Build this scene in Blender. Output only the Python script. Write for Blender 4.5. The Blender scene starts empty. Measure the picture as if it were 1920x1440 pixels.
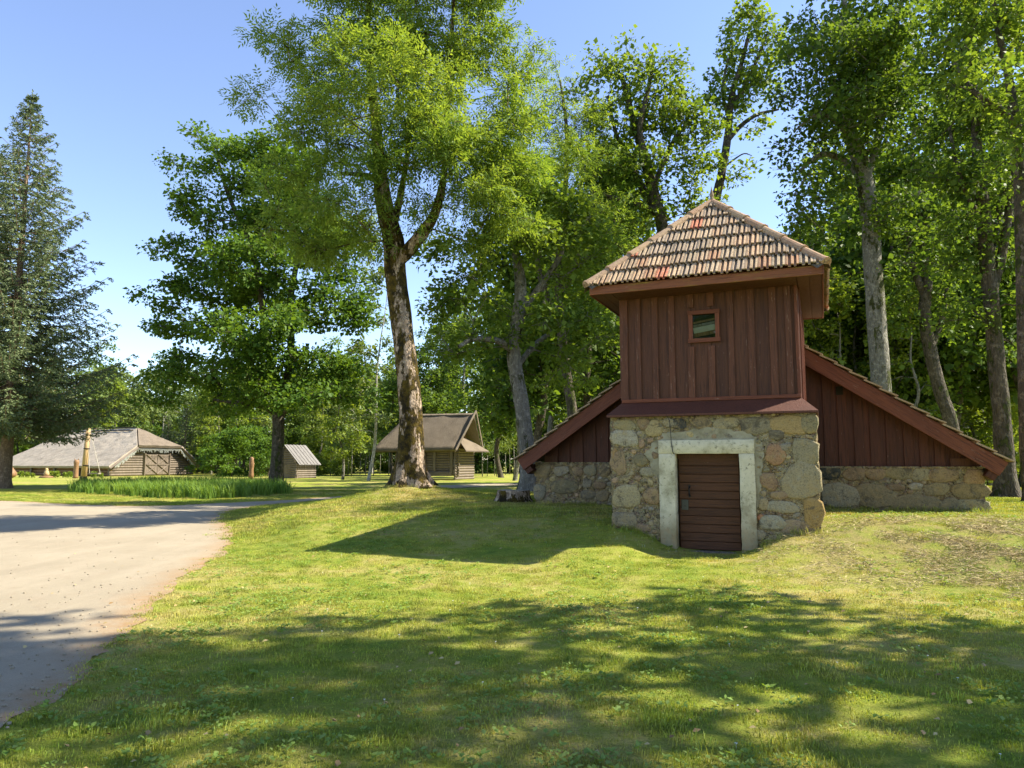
import bpy, bmesh, math, random
import numpy as np
from mathutils import Vector, Matrix, noise as mnoise
R = math.radians
rng = np.random.default_rng(7)
random.seed(7)
SC = bpy.context.scene
COL = SC.collection

# ------------------------------------------------------------------ camera, light, exposure
FPX = 1371.0; PITCH = R(6.1); EYE = 1.6
cam_d = bpy.data.cameras.new('camera'); cam = bpy.data.objects.new('camera', cam_d); COL.objects.link(cam)
cam.location = (0, 0, EYE); cam.rotation_euler = (R(90) + PITCH, 0, 0)
cam_d.sensor_width = 36; cam_d.lens = 36 * FPX / 1920; cam_d.clip_start = .05; cam_d.clip_end = 3000
SC.camera = cam
SUN_EL = 44.5; SUN_AZ = 85.0       # azimuth clockwise from +Y
world = bpy.data.worlds.new('World'); SC.world = world; world.use_nodes = True
wn = world.node_tree.nodes; wl = world.node_tree.links
for n in list(wn): wn.remove(n)
sky = wn.new('ShaderNodeTexSky'); sky.sky_type = 'NISHITA'; sky.sun_disc = False
sky.sun_elevation = R(SUN_EL); sky.sun_rotation = R(SUN_AZ)
sky.air_density = 1.0; sky.dust_density = 0.0; sky.ozone_density = 3.0; sky.altitude = 100
bg = wn.new('ShaderNodeBackground'); bg.inputs[1].default_value = 0.11
wo = wn.new('ShaderNodeOutputWorld'); hs = wn.new('ShaderNodeHueSaturation'); hs.inputs['Saturation'].default_value = .95; hs.inputs['Hue'].default_value = .508
wl.new(sky.outputs[0], hs.inputs['Color']); wl.new(hs.outputs[0], bg.inputs[0]); wl.new(bg.outputs[0], wo.inputs[0])
sd = bpy.data.lights.new('sun', 'SUN'); sd.energy = 4.8; sd.angle = R(0.55); sd.color = (1, .92, .76)
sun = bpy.data.objects.new('sun', sd); COL.objects.link(sun); sun.location = (20, 0, 30)
S = Vector((math.sin(R(SUN_AZ)) * math.cos(R(SUN_EL)), math.cos(R(SUN_AZ)) * math.cos(R(SUN_EL)), math.sin(R(SUN_EL))))
sun.rotation_euler = S.to_track_quat('Z', 'Y').to_euler()
vs = SC.view_settings; vs.view_transform = 'Standard'; vs.look = 'None'; vs.gamma = 1; vs.use_curve_mapping = False
vs.exposure = 1.5
SC.cycles.max_bounces = 8; SC.cycles.transparent_max_bounces = 8

def at(px, py, Y):
    a = (px - 960) / FPX; b = (720 - py) / FPX
    d = (a, math.cos(PITCH) - math.sin(PITCH) * b, math.sin(PITCH) + math.cos(PITCH) * b)
    t = Y / d[1]
    return Vector((d[0] * t, Y, EYE + d[2] * t))
def ground_at(px, py, z=0.0):
    a = (px - 960) / FPX; b = (720 - py) / FPX
    d = (a, math.cos(PITCH) - math.sin(PITCH) * b, math.sin(PITCH) + math.cos(PITCH) * b)
    t = (z - EYE) / d[2]
    return Vector((d[0] * t, d[1] * t, z))

# ------------------------------------------------------------------ tagging helpers
def tag(o, label=None, cat=None, group=None, kind=None):
    if label: o['label'] = label
    if cat: o['category'] = cat
    if group: o['group'] = group
    if kind: o['kind'] = kind
    return o
def empty(name, loc=(0, 0, 0), rz=0, label=None, cat=None, group=None):
    o = bpy.data.objects.new(name, None); COL.objects.link(o); o.location = loc; o.rotation_euler = (0, 0, rz)
    o.empty_display_size = .2
    return tag(o, label, cat, group)
def link(name, me, parent=None, loc=(0, 0, 0), rot=(0, 0, 0)):
    o = bpy.data.objects.new(name, me); COL.objects.link(o)
    if parent: o.parent = parent
    o.location = loc; o.rotation_euler = rot
    return o
def mesh(name, verts, faces, m=None, smooth=False):
    me = bpy.data.meshes.new(name); me.from_pydata([tuple(v) for v in verts], [], faces)
    if m: me.materials.append(m)
    if smooth: me.shade_smooth()
    me.update(); return me
def np_mesh(name, V, F, m=None, smooth=False):
    """V (n,3); F (k,3|4) int array"""
    me = bpy.data.meshes.new(name); k = F.shape[1]
    me.vertices.add(len(V)); me.vertices.foreach_set('co', np.ascontiguousarray(V, np.float32).ravel())
    me.loops.add(F.size); me.loops.foreach_set('vertex_index', np.ascontiguousarray(F, np.int32).ravel())
    me.polygons.add(len(F)); me.polygons.foreach_set('loop_start', np.arange(0, F.size, k, dtype=np.int32))
    if smooth: me.polygons.foreach_set('use_smooth', np.ones(len(F), bool))
    if m: me.materials.append(m)
    me.update(calc_edges=True); return me
class MB:
    """collects shapes for ONE mesh"""
    def __init__(s): s.v = []; s.f = []
    def add(s, vs_, fs_):
        b = len(s.v); s.v += [tuple(v) for v in vs_]; s.f += [tuple(i + b for i in f) for f in fs_]; return s
    def box(s, x0, x1, y0, y1, z0, z1, M=None):
        v = [Vector((x, y, z)) for z in (z0, z1) for y in (y0, y1) for x in (x0, x1)]
        if M: v = [M @ p for p in v]
        return s.add(v, [(0, 2, 3, 1), (4, 5, 7, 6), (0, 1, 5, 4), (2, 6, 7, 3), (0, 4, 6, 2), (1, 3, 7, 5)])
    def prism(s, poly, y0, y1):
        """poly: (x,z) list; extruded from y0 to y1"""
        n = len(poly)
        v = [(x, y0, z) for x, z in poly] + [(x, y1, z) for x, z in poly]
        return s.add(v, [tuple(range(n)), tuple(range(2 * n - 1, n - 1, -1))] + [((i + 1) % n, i, i + n, (i + 1) % n + n) for i in range(n)])
    def tube(s, pts, rads, n=8, cap=True):
        pts = [Vector(p) for p in pts]; b = []; ref = Vector((0.3, 1, 0.1)).normalized(); rings = []
        for i, p in enumerate(pts):
            d = (pts[min(i + 1, len(pts) - 1)] - pts[max(i - 1, 0)]).normalized()
            a = d.cross(ref).normalized(); c = d.cross(a).normalized()
            rings.append([p + (a * math.cos(t) + c * math.sin(t)) * rads[i] for t in [2 * math.pi * k / n for k in range(n)]])
        v = [q for r_ in rings for q in r_]; f = []
        for i in range(len(pts) - 1):
            for k in range(n):
                f.append((i * n + k, i * n + (k + 1) % n, (i + 1) * n + (k + 1) % n, (i + 1) * n + k))
        if cap: f.append(tuple(range(n - 1, -1, -1))); f.append(tuple((len(pts) - 1) * n + k for k in range(n)))
        return s.add(v, f)
    def build(s, name, m, parent=None, loc=(0, 0, 0), rot=(0, 0, 0), smooth=False, bevel=0):
        me = mesh(name, s.v, s.f, m, smooth)
        if bevel:
            bm = bmesh.new(); bm.from_mesh(me)
            bmesh.ops.bevel(bm, geom=bm.edges[:], offset=bevel, segments=1, affect='EDGES'); bm.to_mesh(me); bm.free()
        return link(name, me, parent, loc, rot)

# ------------------------------------------------------------------ materials
class NT:
    def __init__(s, name):
        s.m = bpy.data.materials.new(name); s.m.use_nodes = True; s.t = s.m.node_tree; s.t.nodes.clear()
        s.out = s.n('ShaderNodeOutputMaterial')
    def n(s, typ, ins=None, **kw):
        nd = s.t.nodes.new(typ)
        for k, v in kw.items(): setattr(nd, k, v)
        for k, v in (ins or {}).items():
            if isinstance(v, bpy.types.NodeSocket): s.t.links.new(v, nd.inputs[k])
            else: nd.inputs[k].default_value = v
        return nd
    def pos(s): return s.n('ShaderNodeNewGeometry').outputs['Position']
    def obj(s): return s.n('ShaderNodeTexCoord').outputs['Object']
    def rnd(s): return s.n('ShaderNodeObjectInfo').outputs['Random']
    def island(s): return s.n('ShaderNodeNewGeometry').outputs['Random Per Island']
    def mapping(s, vec, scale=(1, 1, 1), loc=None):
        ins = {'Vector': vec, 'Scale': scale}
        if loc is not None: ins['Location'] = loc
        return s.n('ShaderNodeMapping', ins).outputs[0]
    def noise(s, vec, scale, detail=4, rough=.6, dist=0):
        return s.n('ShaderNodeTexNoise', {'Vector': vec, 'Scale': scale, 'Detail': detail, 'Roughness': rough, 'Distortion': dist}).outputs[0]
    def vor(s, vec, scale, feature='F1', out='Distance'):
        return s.n('ShaderNodeTexVoronoi', {'Vector': vec, 'Scale': scale}, feature=feature).outputs[out]
    def ramp(s, fac, stops, interp='LINEAR'):
        r = s.n('ShaderNodeValToRGB', {'Fac': fac}); cr = r.color_ramp; cr.interpolation = interp
        while len(cr.elements) < len(stops): cr.elements.new(.5)
        for e, (p, c) in zip(cr.elements, stops):
            e.position = p; e.color = (c, c, c, 1) if not isinstance(c, tuple) else (*c[:3], 1)
        return r.outputs[0]
    def mix(s, f, a, b, typ='MIX'):
        nd = s.t.nodes.new('ShaderNodeMix'); nd.data_type = 'RGBA'; nd.blend_type = typ; nd.clamp_factor = True
        for i, v in ((0, f), (6, a), (7, b)):
            if isinstance(v, bpy.types.NodeSocket): s.t.links.new(v, nd.inputs[i])
            elif i and isinstance(v, tuple): nd.inputs[i].default_value = (*v[:3], 1)
            elif i: nd.inputs[i].default_value = (v, v, v, 1)
            else: nd.inputs[i].default_value = v
        return nd.outputs[2]
    def math(s, op, a, b=0.0):
        nd = s.n('ShaderNodeMath', operation=op)
        for i, v in ((0, a), (1, b)):
            if isinstance(v, bpy.types.NodeSocket): s.t.links.new(v, nd.inputs[i])
            else: nd.inputs[i].default_value = v
        return nd.outputs[0]
    def bump(s, h, strength=.5, dist=.02, normal=None):
        ins = {'Height': h, 'Strength': strength, 'Distance': dist}
        if normal: ins['Normal'] = normal
        return s.n('ShaderNodeBump', ins).outputs[0]
    def bsdf(s, col, rough=.8, normal=None, spec=.3, metal=0.0):
        ins = {'Base Color': col if isinstance(col, bpy.types.NodeSocket) else (*col, 1), 'Roughness': rough, 'Specular IOR Level': spec, 'Metallic': metal}
        if normal: ins['Normal'] = normal
        b = s.n('ShaderNodeBsdfPrincipled', ins); return b.outputs[0]
    def done(s, sh): s.t.links.new(sh, s.out.inputs[0]); return s.m

def leaf_mat(name, a, b, c, trans=.42, ty=(1.5, 1.35, .5), rough=.55, patch=.35):
    t = NT(name); isl = t.island()
    col = t.ramp(isl, [(0, a), (.55, b), (1, c)])
    big = t.noise(t.pos(), patch, 2)
    col = t.mix(t.ramp(big, [(.35, 0.0), (.7, 1.0)]), col, t.mix(.6, col, c))
    p = t.bsdf(col, rough, spec=.18)
    tc = t.mix(1.0, col, (*ty, 1), 'MULTIPLY')
    tr = t.n('ShaderNodeBsdfTranslucent', {'Color': tc}).outputs[0]
    return t.done(t.n('ShaderNodeMixShader', {0: trans, 1: p, 2: tr}).outputs[0])
M = {}
M['leaf_ash'] = leaf_mat('leaf_ash', (.085, .16, .030), (.14, .235, .042), (.24, .32, .065), trans=.46)
M['leaf_maple'] = leaf_mat('leaf_maple', (.045, .105, .018), (.075, .15, .024), (.13, .215, .03), trans=.42)
M['leaf_oak'] = leaf_mat('leaf_oak', (.055, .11, .02), (.105, .18, .03), (.20, .28, .045), trans=.47)
M['leaf_dark'] = leaf_mat('leaf_dark', (.036, .08, .018), (.068, .13, .024), (.14, .215, .036), trans=.47)
M['leaf_bright'] = leaf_mat('leaf_bright', (.11, .18, .025), (.16, .24, .035), (.24, .30, .05))
M['leaf_far'] = leaf_mat('leaf_far', (.075, .13, .035), (.11, .17, .042), (.17, .22, .055), trans=.3, patch=.12)
M['needle'] = leaf_mat('needle', (.055, .085, .030), (.11, .15, .06), (.20, .24, .12), trans=.2, ty=(1, 1.1, .8), rough=.6, patch=.6)
M['iris'] = leaf_mat('iris', (.08, .17, .025), (.13, .24, .04), (.22, .32, .07), trans=.4)
M['weed'] = leaf_mat('weed', (.10, .19, .03), (.16, .26, .045), (.25, .33, .09), trans=.35)

def bark_mat(name, c1, c2, moss=None, mossamt=.5, scale=1.0):
    t = NT(name); v = t.mapping(t.pos(), (9 * scale, 9 * scale, 2.2 * scale))
    n1 = t.noise(v, 1.6, 6, .65, .6); vo = t.vor(t.mapping(t.pos(), (7 * scale, 7 * scale, 2.0 * scale)), 2.2, 'DISTANCE_TO_EDGE')
    col = t.mix(t.ramp(n1, [(.3, 0.0), (.7, 1.0)]), c1, c2)
    h = t.math('ADD', t.math('MULTIPLY', t.ramp(vo, [(0, 0.0), (.25, 1.0)]), .6), n1)
    lich = t.ramp(t.noise(t.pos(), 6 * scale, 5, .7), [(.52, 0.0), (.62, 1.0)])
    col = t.mix(t.math('MULTIPLY', lich, .45), col, tuple(min(1, x * 1.9 + .03) for x in c2))
    if moss:
        mm = t.ramp(t.noise(t.mapping(t.pos(), (2.2, 2.2, 1.0)), 1.3, 7, .72), [(.60 - .2 * mossamt, 0.0), (.63 - .2 * mossamt, 1.0)])
        mcol = t.mix(t.ramp(t.noise(t.pos(), 5, 4), [(.4, 0.0), (.62, 1.0)]), moss[0], moss[1])
        col = t.mix(mm, col, mcol)
        h = t.math('ADD', h, t.math('MULTIPLY', mm, t.math('MULTIPLY', t.noise(t.pos(), 22, 5, .8), 1.2)))
    return t.done(t.bsdf(col, .92, t.bump(h, 1.0, .035), spec=.15))
M['bark_ash'] = bark_mat('bark_ash', (.20, .145, .10), (.46, .36, .26), ((.028, .022, .010), (.12, .085, .014)), .72, 1.5)
M['bark_grey'] = bark_mat('bark_grey', (.13, .12, .10), (.25, .235, .2), ((.05, .055, .02), (.10, .11, .04)), .2, 1.2)
M['bark_dark'] = bark_mat('bark_dark', (.05, .042, .03), (.12, .10, .075), ((.04, .05, .015), (.09, .10, .03)), .3)
M['bark_birch'] = bark_mat('bark_birch', (.2, .19, .16), (.5, .48, .43))
M['bark_spruce'] = bark_mat('bark_spruce', (.12, .08, .05), (.24, .17, .11))

def lawn_color(t, blades=False):
    """green / straw / bare mottling shared by the soil sheet and the blades (world position)"""
    p = t.pos()
    big = t.noise(p, .35, 4, .6); mid = t.noise(p, 1.6, 5, .65); fine = t.noise(p, 9, 5, .7)
    s = t.math('ADD', t.math('MULTIPLY', big, .5), t.math('ADD', t.math('MULTIPLY', mid, .35), t.math('MULTIPLY', fine, .25)))
    g = t.ramp(s, [(.36, (.095, .175, .02)), (.455, (.20, .27, .03)), (.54, (.31, .33, .05)), (.65, (.45, .375, .135))])
    return g, s
t = NT('lawn'); g, s_ = lawn_color(t)
fine = t.noise(t.pos(), 60, 6, .8)
hay = t.ramp(t.noise(t.mapping(t.pos(), (1, 1, 1)), 2.4, 6, .75), [(.44, 0.0), (.58, 1.0)])
at_hay = t.n('ShaderNodeAttribute', attribute_name='dry').outputs['Fac']
g = t.mix(t.math('MULTIPLY', hay, at_hay), g, (.36, .27, .12))
g = t.mix(t.math('MULTIPLY', at_hay, .35), g, (.25, .23, .07))
g = t.mix(t.ramp(fine, [(.35, .55), (.6, 0.0)]), g, (.045, .06, .015))
M['lawn'] = t.done(t.bsdf(g, .95, t.bump(t.noise(t.pos(), 35, 6, .8), 1.0, .03), spec=.1))
def blade_mat(name, dry):
    t = NT(name); g, s_ = lawn_color(t)
    isl = t.island()
    g = t.mix(t.ramp(isl, [(.0, .55 if dry else .28), (.6, 0.0), (1, 0.0)]), g, (.36, .30, .12))
    g = t.mix(t.ramp(t.rnd(), [(.3, 0.0), (1, .6)]), g, (.15, .25, .035)); g = t.mix(1.0, g, t.ramp(t.math('FRACT', t.math('MULTIPLY', t.rnd(), 13.7)), [(0, .68), (.5, 1.0), (1, 1.35)]), 'MULTIPLY')
    g = t.mix(1.0, g, t.ramp(t.math('FRACT', t.math('MULTIPLY', isl, 7.3)), [(0, .7), (.5, 1.05), (1, 1.45)]), 'MULTIPLY')
    p = t.bsdf(g, .5, spec=.3)
    tr = t.n('ShaderNodeBsdfTranslucent', {'Color': t.mix(1.0, g, (1.3, 1.2, .5), 'MULTIPLY')}).outputs[0]
    return t.done(t.n('ShaderNodeMixShader', {0: .35, 1: p, 2: tr}).outputs[0])
M['blade'] = blade_mat('blade', False); M['straw'] = blade_mat('straw', True)

t = NT('gravel'); p = t.pos()
c = t.ramp(t.noise(p, .5, 5, .6), [(.35, (.295, .25, .175)), (.65, (.345, .295, .21))])
c = t.mix(t.ramp(t.noise(p, 110, 3, .8), [(.36, .7), (.5, 0.0)]), c, (.20, .165, .13))
c = t.mix(t.ramp(t.noise(p, 70, 3, .8), [(.62, 0.0), (.72, .6)]), c, (.6, .55, .47))
c = t.mix(t.ramp(t.noise(p, 3, 6, .75), [(.52, 0.0), (.66, .5)]), c, (.27, .21, .145))
c = t.mix(t.ramp(t.noise(t.mapping(p, (1.6, .35, 1)), 1.0, 5, .7, .8), [(.45, 0.0), (.62, .25)]), c, (.40, .34, .25))
c = t.mix(t.ramp(t.noise(p, 28, 4, .8), [(.64, 0.0), (.69, .8)]), c, (.13, .10, .07))
edge = t.n('ShaderNodeAttribute', attribute_name='edge').outputs['Fac']
c = t.mix(t.math('MULTIPLY', edge, t.ramp(t.noise(p, 5, 6, .8), [(.35, .2), (.55, 1.0)])), c, (.30, .17, .07))
M['gravel'] = t.done(t.bsdf(c, .95, t.bump(t.math('ADD', t.noise(p, 90, 5, .8), t.math('MULTIPLY', t.noise(p, 6, 4), .8)), .8, .012), spec=.15))

def paint_mat(name, c1, c2, peel=.5, stain=None, scuff=(.30, .2, .16)):
    """weathered red-brown paint; the grain runs along local Z"""
    t = NT(name); o = t.obj(); r = t.rnd()
    off = t.n('ShaderNodeCombineXYZ', {0: t.math('MULTIPLY', r, 37.0), 1: t.math('MULTIPLY', r, 11.0), 2: t.math('MULTIPLY', r, 23.0)}).outputs[0]
    v = t.n('ShaderNodeVectorMath', {0: o, 1: off}, operation='ADD').outputs[0]
    gr = t.noise(t.mapping(v, (55, 55, 2.2)), 1.0, 6, .65, .4)
    bl = t.noise(t.mapping(v, (5, 5, 1.1)), 1.0, 5, .6)
    col = t.mix(t.ramp(bl, [(.3, 0.0), (.7, 1.0)]), c1, c2)
    col = t.mix(t.ramp(r, [(0, .0), (1, .35)]), col, tuple(x * 1.55 for x in c2))
    col = t.mix(t.ramp(gr, [(.36, .75), (.5, 0.0)]), col, tuple(x * .5 for x in c1))
    pl = t.ramp(t.noise(t.mapping(v, (38, 38, 5)), 1.0, 5, .75), [(.67 - .04 * peel, 0.0), (.70 - .04 * peel, 1.0)])
    col = t.mix(t.math('MULTIPLY', pl, .65), col, scuff)
    if stain: col = t.mix(t.math('MULTIPLY', t.ramp(t.noise(t.mapping(v, (12, 12, 1.6)), 1.0, 5, .7), [(.55, 0.0), (.68, 1.0)]), .6), col, stain)
    return t.done(t.bsdf(col, .62, t.bump(gr, .9, .012), spec=.35))
M['red_wall'] = paint_mat('red_wall', (.062, .021, .010), (.095, .034, .016))
M['red_batten'] = paint_mat('red_batten', (.078, .026, .012), (.120, .041, .019), 1.4)
M['red_dark'] = paint_mat('red_dark', (.055, .016, .008), (.09, .027, .013), .2)
M['red_trim'] = paint_mat('red_trim', (.110, .031, .015), (.175, .054, .025), .9)
M['red_fascia'] = paint_mat('red_fascia', (.16, .052, .022), (.22, .078, .034), .3, stain=(.30, .22, .03))
M['red_sheet'] = paint_mat('red_sheet', (.085, .029, .017), (.115, .040, .023), .1)
M['door'] = paint_mat('door', (.062, .023, .008), (.095, .036, .013), 0)
M['grey_wood'] = paint_mat('grey_wood', (.19, .155, .115), (.33, .285, .225), .6, scuff=(.45, .40, .33))
M['dark_board'] = paint_mat('dark_board', (.10, .092, .085), (.19, .18, .17), .6, scuff=(.4, .38, .35))
M['barn_wood'] = paint_mat('barn_wood', (.10, .08, .058), (.20, .16, .12), .5, scuff=(.4, .35, .28))
M['brown_wood'] = paint_mat('brown_wood', (.14, .075, .035), (.27, .15, .07), .3)
M['post_wood'] = paint_mat('post_wood', (.35, .22, .10), (.5, .36, .18), .5, scuff=(.6, .5, .35))

def stone_mat():
    t = NT('stone'); oi = t.n('ShaderNodeObjectInfo'); o = t.pos()
    base = oi.outputs['Color']
    sp = t.noise(o, 42, 5, .85)
    c = t.mix(t.ramp(sp, [(.40, .85), (.50, 0.0)]), base, t.mix(1.0, base, (.38, .38, .4), 'MULTIPLY'))
    c = t.mix(t.ramp(t.noise(o, 30, 4, .85), [(.55, 0.0), (.7, .7)]), c, t.mix(1.0, base, (1.6, 1.55, 1.4), 'MULTIPLY'))
    c = t.mix(t.ramp(t.noise(o, 6, 6, .78), [(.50, 0.0), (.60, .55)]), c, (.42, .31, .14))
    c = t.mix(t.ramp(t.noise(o, 3.3, 6, .8, .5), [(.38, .8), (.46, 0.0)]), c, (.10, .085, .06))
    c = t.mix(t.ramp(t.noise(o, 9, 5, .75), [(.58, 0.0), (.68, .45)]), c, (.34, .34, .27))
    return t.done(t.bsdf(c, .88, t.bump(t.math('ADD', t.math('MULTIPLY', t.noise(o, 55, 5, .8), .6), t.noise(o, 12, 4, .6)), 1.0, .035), spec=.2))
M['stone'] = stone_mat()
t = NT('mortar'); o = t.pos()
c = t.ramp(t.noise(o, 3.2, 6, .75), [(.36, (.30, .20, .09)), (.47, (.56, .43, .21)), (.56, (.58, .49, .29)), (.66, (.42, .37, .23))])
ch = t.vor(t.mapping(o, (1, 1, 1.3)), 20, 'F1', 'Color')
c = t.mix(t.math('MULTIPLY', t.ramp(t.noise(o, 7, 4, .7), [(.42, 0.0), (.58, 1.0)]), .7), c, t.mix(.9, ch, (.26, .19, .12)))
vd = t.vor(t.mapping(o, (1, 1, 1.3)), 26, 'DISTANCE_TO_EDGE')
c = t.mix(t.ramp(t.noise(o, 15, 6, .85), [(.40, .95), (.47, 0.0)]), c, (.045, .035, .022))  # dark spots put the shadows of gaps and chips into the colour
M['mortar'] = t.done(t.bsdf(c, .95, t.bump(t.math('ADD', t.noise(o, 22, 6, .8), t.math('MULTIPLY', t.ramp(vd, [(0, 0.0), (.3, 1.0)]), .9)), 1.0, .035), spec=.1))
t = NT('plaster'); o = t.pos()
sep = t.n('ShaderNodeSeparateXYZ', {0: o}).outputs[2]
c = t.ramp(t.noise(o, 2.6, 6, .7), [(.35, (.36, .32, .21)), (.5, (.58, .53, .38)), (.7, (.70, .64, .48))])
c = t.mix(t.ramp(t.noise(o, 14, 6, .8), [(.55, 0.0), (.62, .8)]), c, (.2, .18, .12))
low = t.ramp(t.math('ADD', sep, t.math('MULTIPLY', t.noise(o, 4, 4), .35)), [(.55, 1.0), (.95, 0.0)])
c = t.mix(t.math('MULTIPLY', low, .75), c, t.ramp(t.noise(o, 5, 5, .7), [(.4, (.30, .19, .08)), (.6, (.26, .22, .12))]))
M['plaster'] = t.done(t.bsdf(c, .9, t.bump(t.noise(o, 30, 6, .75), .7, .008), spec=.15))
t = NT('plaster_grey'); o = t.pos()
c = t.ramp(t.noise(o, 4, 6, .75), [(.35, (.20, .175, .11)), (.5, (.32, .29, .20)), (.68, (.40, .37, .27))])
M['plaster_grey'] = t.done(t.bsdf(c, .93, t.bump(t.noise(o, 26, 6, .8), .9, .015), spec=.1))
t = NT('old_mortar'); o = t.pos()
c = t.ramp(t.noise(o, 14, 6, .8), [(.35, (.07, .06, .045)), (.55, (.17, .145, .11)), (.7, (.30, .27, .22))])
M['old_mortar'] = t.done(t.bsdf(c, .95, t.bump(t.noise(o, 30, 6, .8), 1.0, .02), spec=.1))
def tile_mat():
    t = NT('tile'); oi = t.n('ShaderNodeObjectInfo'); o = t.pos()
    c = oi.outputs['Color']
    c = t.mix(t.ramp(t.noise(o, 9, 5, .75), [(.44, 0.0), (.64, .5)]), c, (.44, .35, .22))
    c = t.mix(t.ramp(t.noise(o, 22, 5, .8), [(.36, .75), (.48, 0.0)]), c, (.10, .08, .055))
    c = t.mix(t.ramp(t.noise(o, 13, 5, .8), [(.60, 0.0), (.68, .6)]), c, (.26, .21, .06))
    return t.done(t.bsdf(c, .9, t.bump(t.noise(o, 50, 5, .8), .7, .008), spec=.15))
M['tile'] = tile_mat()
def thatch(name, a, b):
    t = NT(name); o = t.pos()
    c = t.mix(t.noise(t.mapping(o, (5, 5, 1.3)), 2.0, 6, .75), a, b)
    c = t.mix(t.ramp(t.noise(o, 1.2, 5, .7), [(.45, 0.0), (.7, .5)]), c, tuple(x * .62 for x in a))
    return t.done(t.bsdf(c, .95, t.bump(t.noise(t.mapping(o, (9, 9, 2)), 2.0, 6, .8), 1.0, .06), spec=.1))
M['thatch_pale'] = thatch('thatch_pale', (.29, .245, .19), (.46, .40, .32))
M['thatch_grey'] = thatch('thatch_grey', (.13, .105, .078), (.25, .205, .155))
t = NT('steel'); M['steel'] = t.done(t.bsdf((.07, .072, .07), .45, metal=.7))
t = NT('iron'); M['iron'] = t.done(t.bsdf((.02, .02, .022), .5, metal=.4))
t = NT('dark'); M['dark'] = t.done(t.bsdf((.02, .018, .015), .9))
t = NT('glass'); nb = t.bump(t.noise(t.mapping(t.pos(), (1.2, 1.2, 5)), 1.2, 1, .5, .3), .3, .03)
fr_ = t.n('ShaderNodeFresnel', {'IOR': 1.6, 'Normal': nb}).outputs[0]; tp_ = t.n('ShaderNodeBsdfTransparent', {'Color': (.85, .9, .85, 1)}).outputs[0]; gg_ = t.n('ShaderNodeBsdfGlossy', {'Roughness': .02, 'Normal': nb}).outputs[0]
M['glass'] = t.done(t.n('ShaderNodeMixShader', {0: fr_, 1: tp_, 2: gg_}).outputs[0])
t = NT('petal'); M['petal'] = t.done(t.bsdf((.8, .8, .78), .6))
t = NT('rope'); M['rope'] = t.done(t.bsdf((.55, .5, .42), .9))
t = NT('bulb'); M['bulb'] = t.done(t.bsdf((.7, .72, .66), .4))

# ------------------------------------------------------------------ terrain
AZB = R(22.9); BU = (math.sin(AZB), math.cos(AZB)); BW = (math.cos(AZB), -math.sin(AZB))
def sm(x): x = np.clip(x, 0, 1); return x * x * (3 - 2 * x)
def to_b(x, y): return x * BW[0] + y * BW[1], x * BU[0] + y * BU[1]
def from_b(w, d): return w * BW[0] + d * BU[0], w * BW[1] + d * BU[1]
ASH = (-2.85, 21.0)
def bumps(x, y, s, seed):
    return (np.sin(x * s * 1.3 + seed) * np.cos(y * s + seed * 2.1) + np.sin(x * s * 2.7 + y * s * 1.9 + seed * 3) * .5) / 1.5
def height(x, y):
    x = np.asarray(x, float); y = np.asarray(y, float)
    w, d = to_b(x, y)
    right = sm((w + 1.8) / 2.2)
    ramp_l = sm((d - 8.6) / 7.2); ramp_r = sm((d - 10.2) / 3.9)
    base = .6 * (ramp_l * (1 - right) + ramp_r * right)
    leftfall = sm((x + 9.5) / 6.5)
    back = 1 - sm((y - 24) / 8) * (1 - sm((x - 1) / 5))
    back2 = 1 - .6 * sm((y - 26) / 14)
    h = base * leftfall * back * back2
    h -= .34 * np.exp(-((w + 1.85) / 1.0) ** 4) * np.exp(-(np.maximum(0, 13.2 - d) / 1.7) ** 2) * (d < 14.5)
    h += .06 * right * np.exp(-((d - 13.2) / 1.4) ** 2) * (w > 0)
    r2 = (x - ASH[0]) ** 2 + (y - ASH[1]) ** 2
    h += .26 * np.exp(-r2 / 4.0) + .1 * np.exp(-r2 / .7)
    h += .10 * sm((y - 34) / 20)
    rough = sm((y - 3) / 3) * .5 + .5
    h += bumps(x, y, .9, 1.7) * .018 * rough + bumps(x, y, .31, 4.) * .03 * sm((x + 6) / 5)
    # the gravel drive is flat
    return h
# outline of the gravel drive (right / near edge going away, then the far edge coming back)
near_px = [(-60, 1440), (0, 1383), (50, 1345), (110, 1305), (165, 1262), (200, 1222), (245, 1180), (275, 1150), (310, 1112), (335, 1092), (375, 1062), (415, 1040), (436, 1018), (440, 1003), (430, 988), (419, 975), (425, 964), (445, 955), (520, 945), (600, 938.5), (650, 934), (700, 929.5), (760, 923)]
far_px = [(760, 917), (700, 922.5), (650, 929), (600, 933), (540, 937.5), (460, 941), (400, 944), (330, 947.5), (250, 949), (150, 946), (60, 941), (0, 938.5), (-120, 938)]
drive = [ground_at(*p) for p in near_px] + [ground_at(*p) for p in far_px]
drive = [(p.x, p.y) for p in drive]
drive = [(-9, 1.2)] + [(-4.1, 2.6)] + drive + [(-34, 29), (-36, 14), (-30, 3)]
DR = np.array(drive)
def in_poly(x, y, P):
    x = np.asarray(x); y = np.asarray(y); ins = np.zeros(x.shape, bool); n = len(P); j = n - 1
    for i in range(n):
        xi, yi = P[i]; xj, yj = P[j]
        c = ((yi > y) != (yj > y)) & (x < (xj - xi) * (y - yi) / (yj - yi + 1e-12) + xi)
        ins ^= c; j = i
    return ins
def poly_dist(x, y, P):
    x = np.asarray(x, float); y = np.asarray(y, float); best = np.full(x.shape, 1e9)
    for i in range(len(P)):
        a = P[i]; b = P[(i + 1) % len(P)]; ab = b - a; L = ab @ ab + 1e-12
        tt = np.clip(((x - a[0]) * ab[0] + (y - a[1]) * ab[1]) / L, 0, 1)
        best = np.minimum(best, np.hypot(x - a[0] - tt * ab[0], y - a[1] - tt * ab[1]))
    return best
_h0 = height
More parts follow.
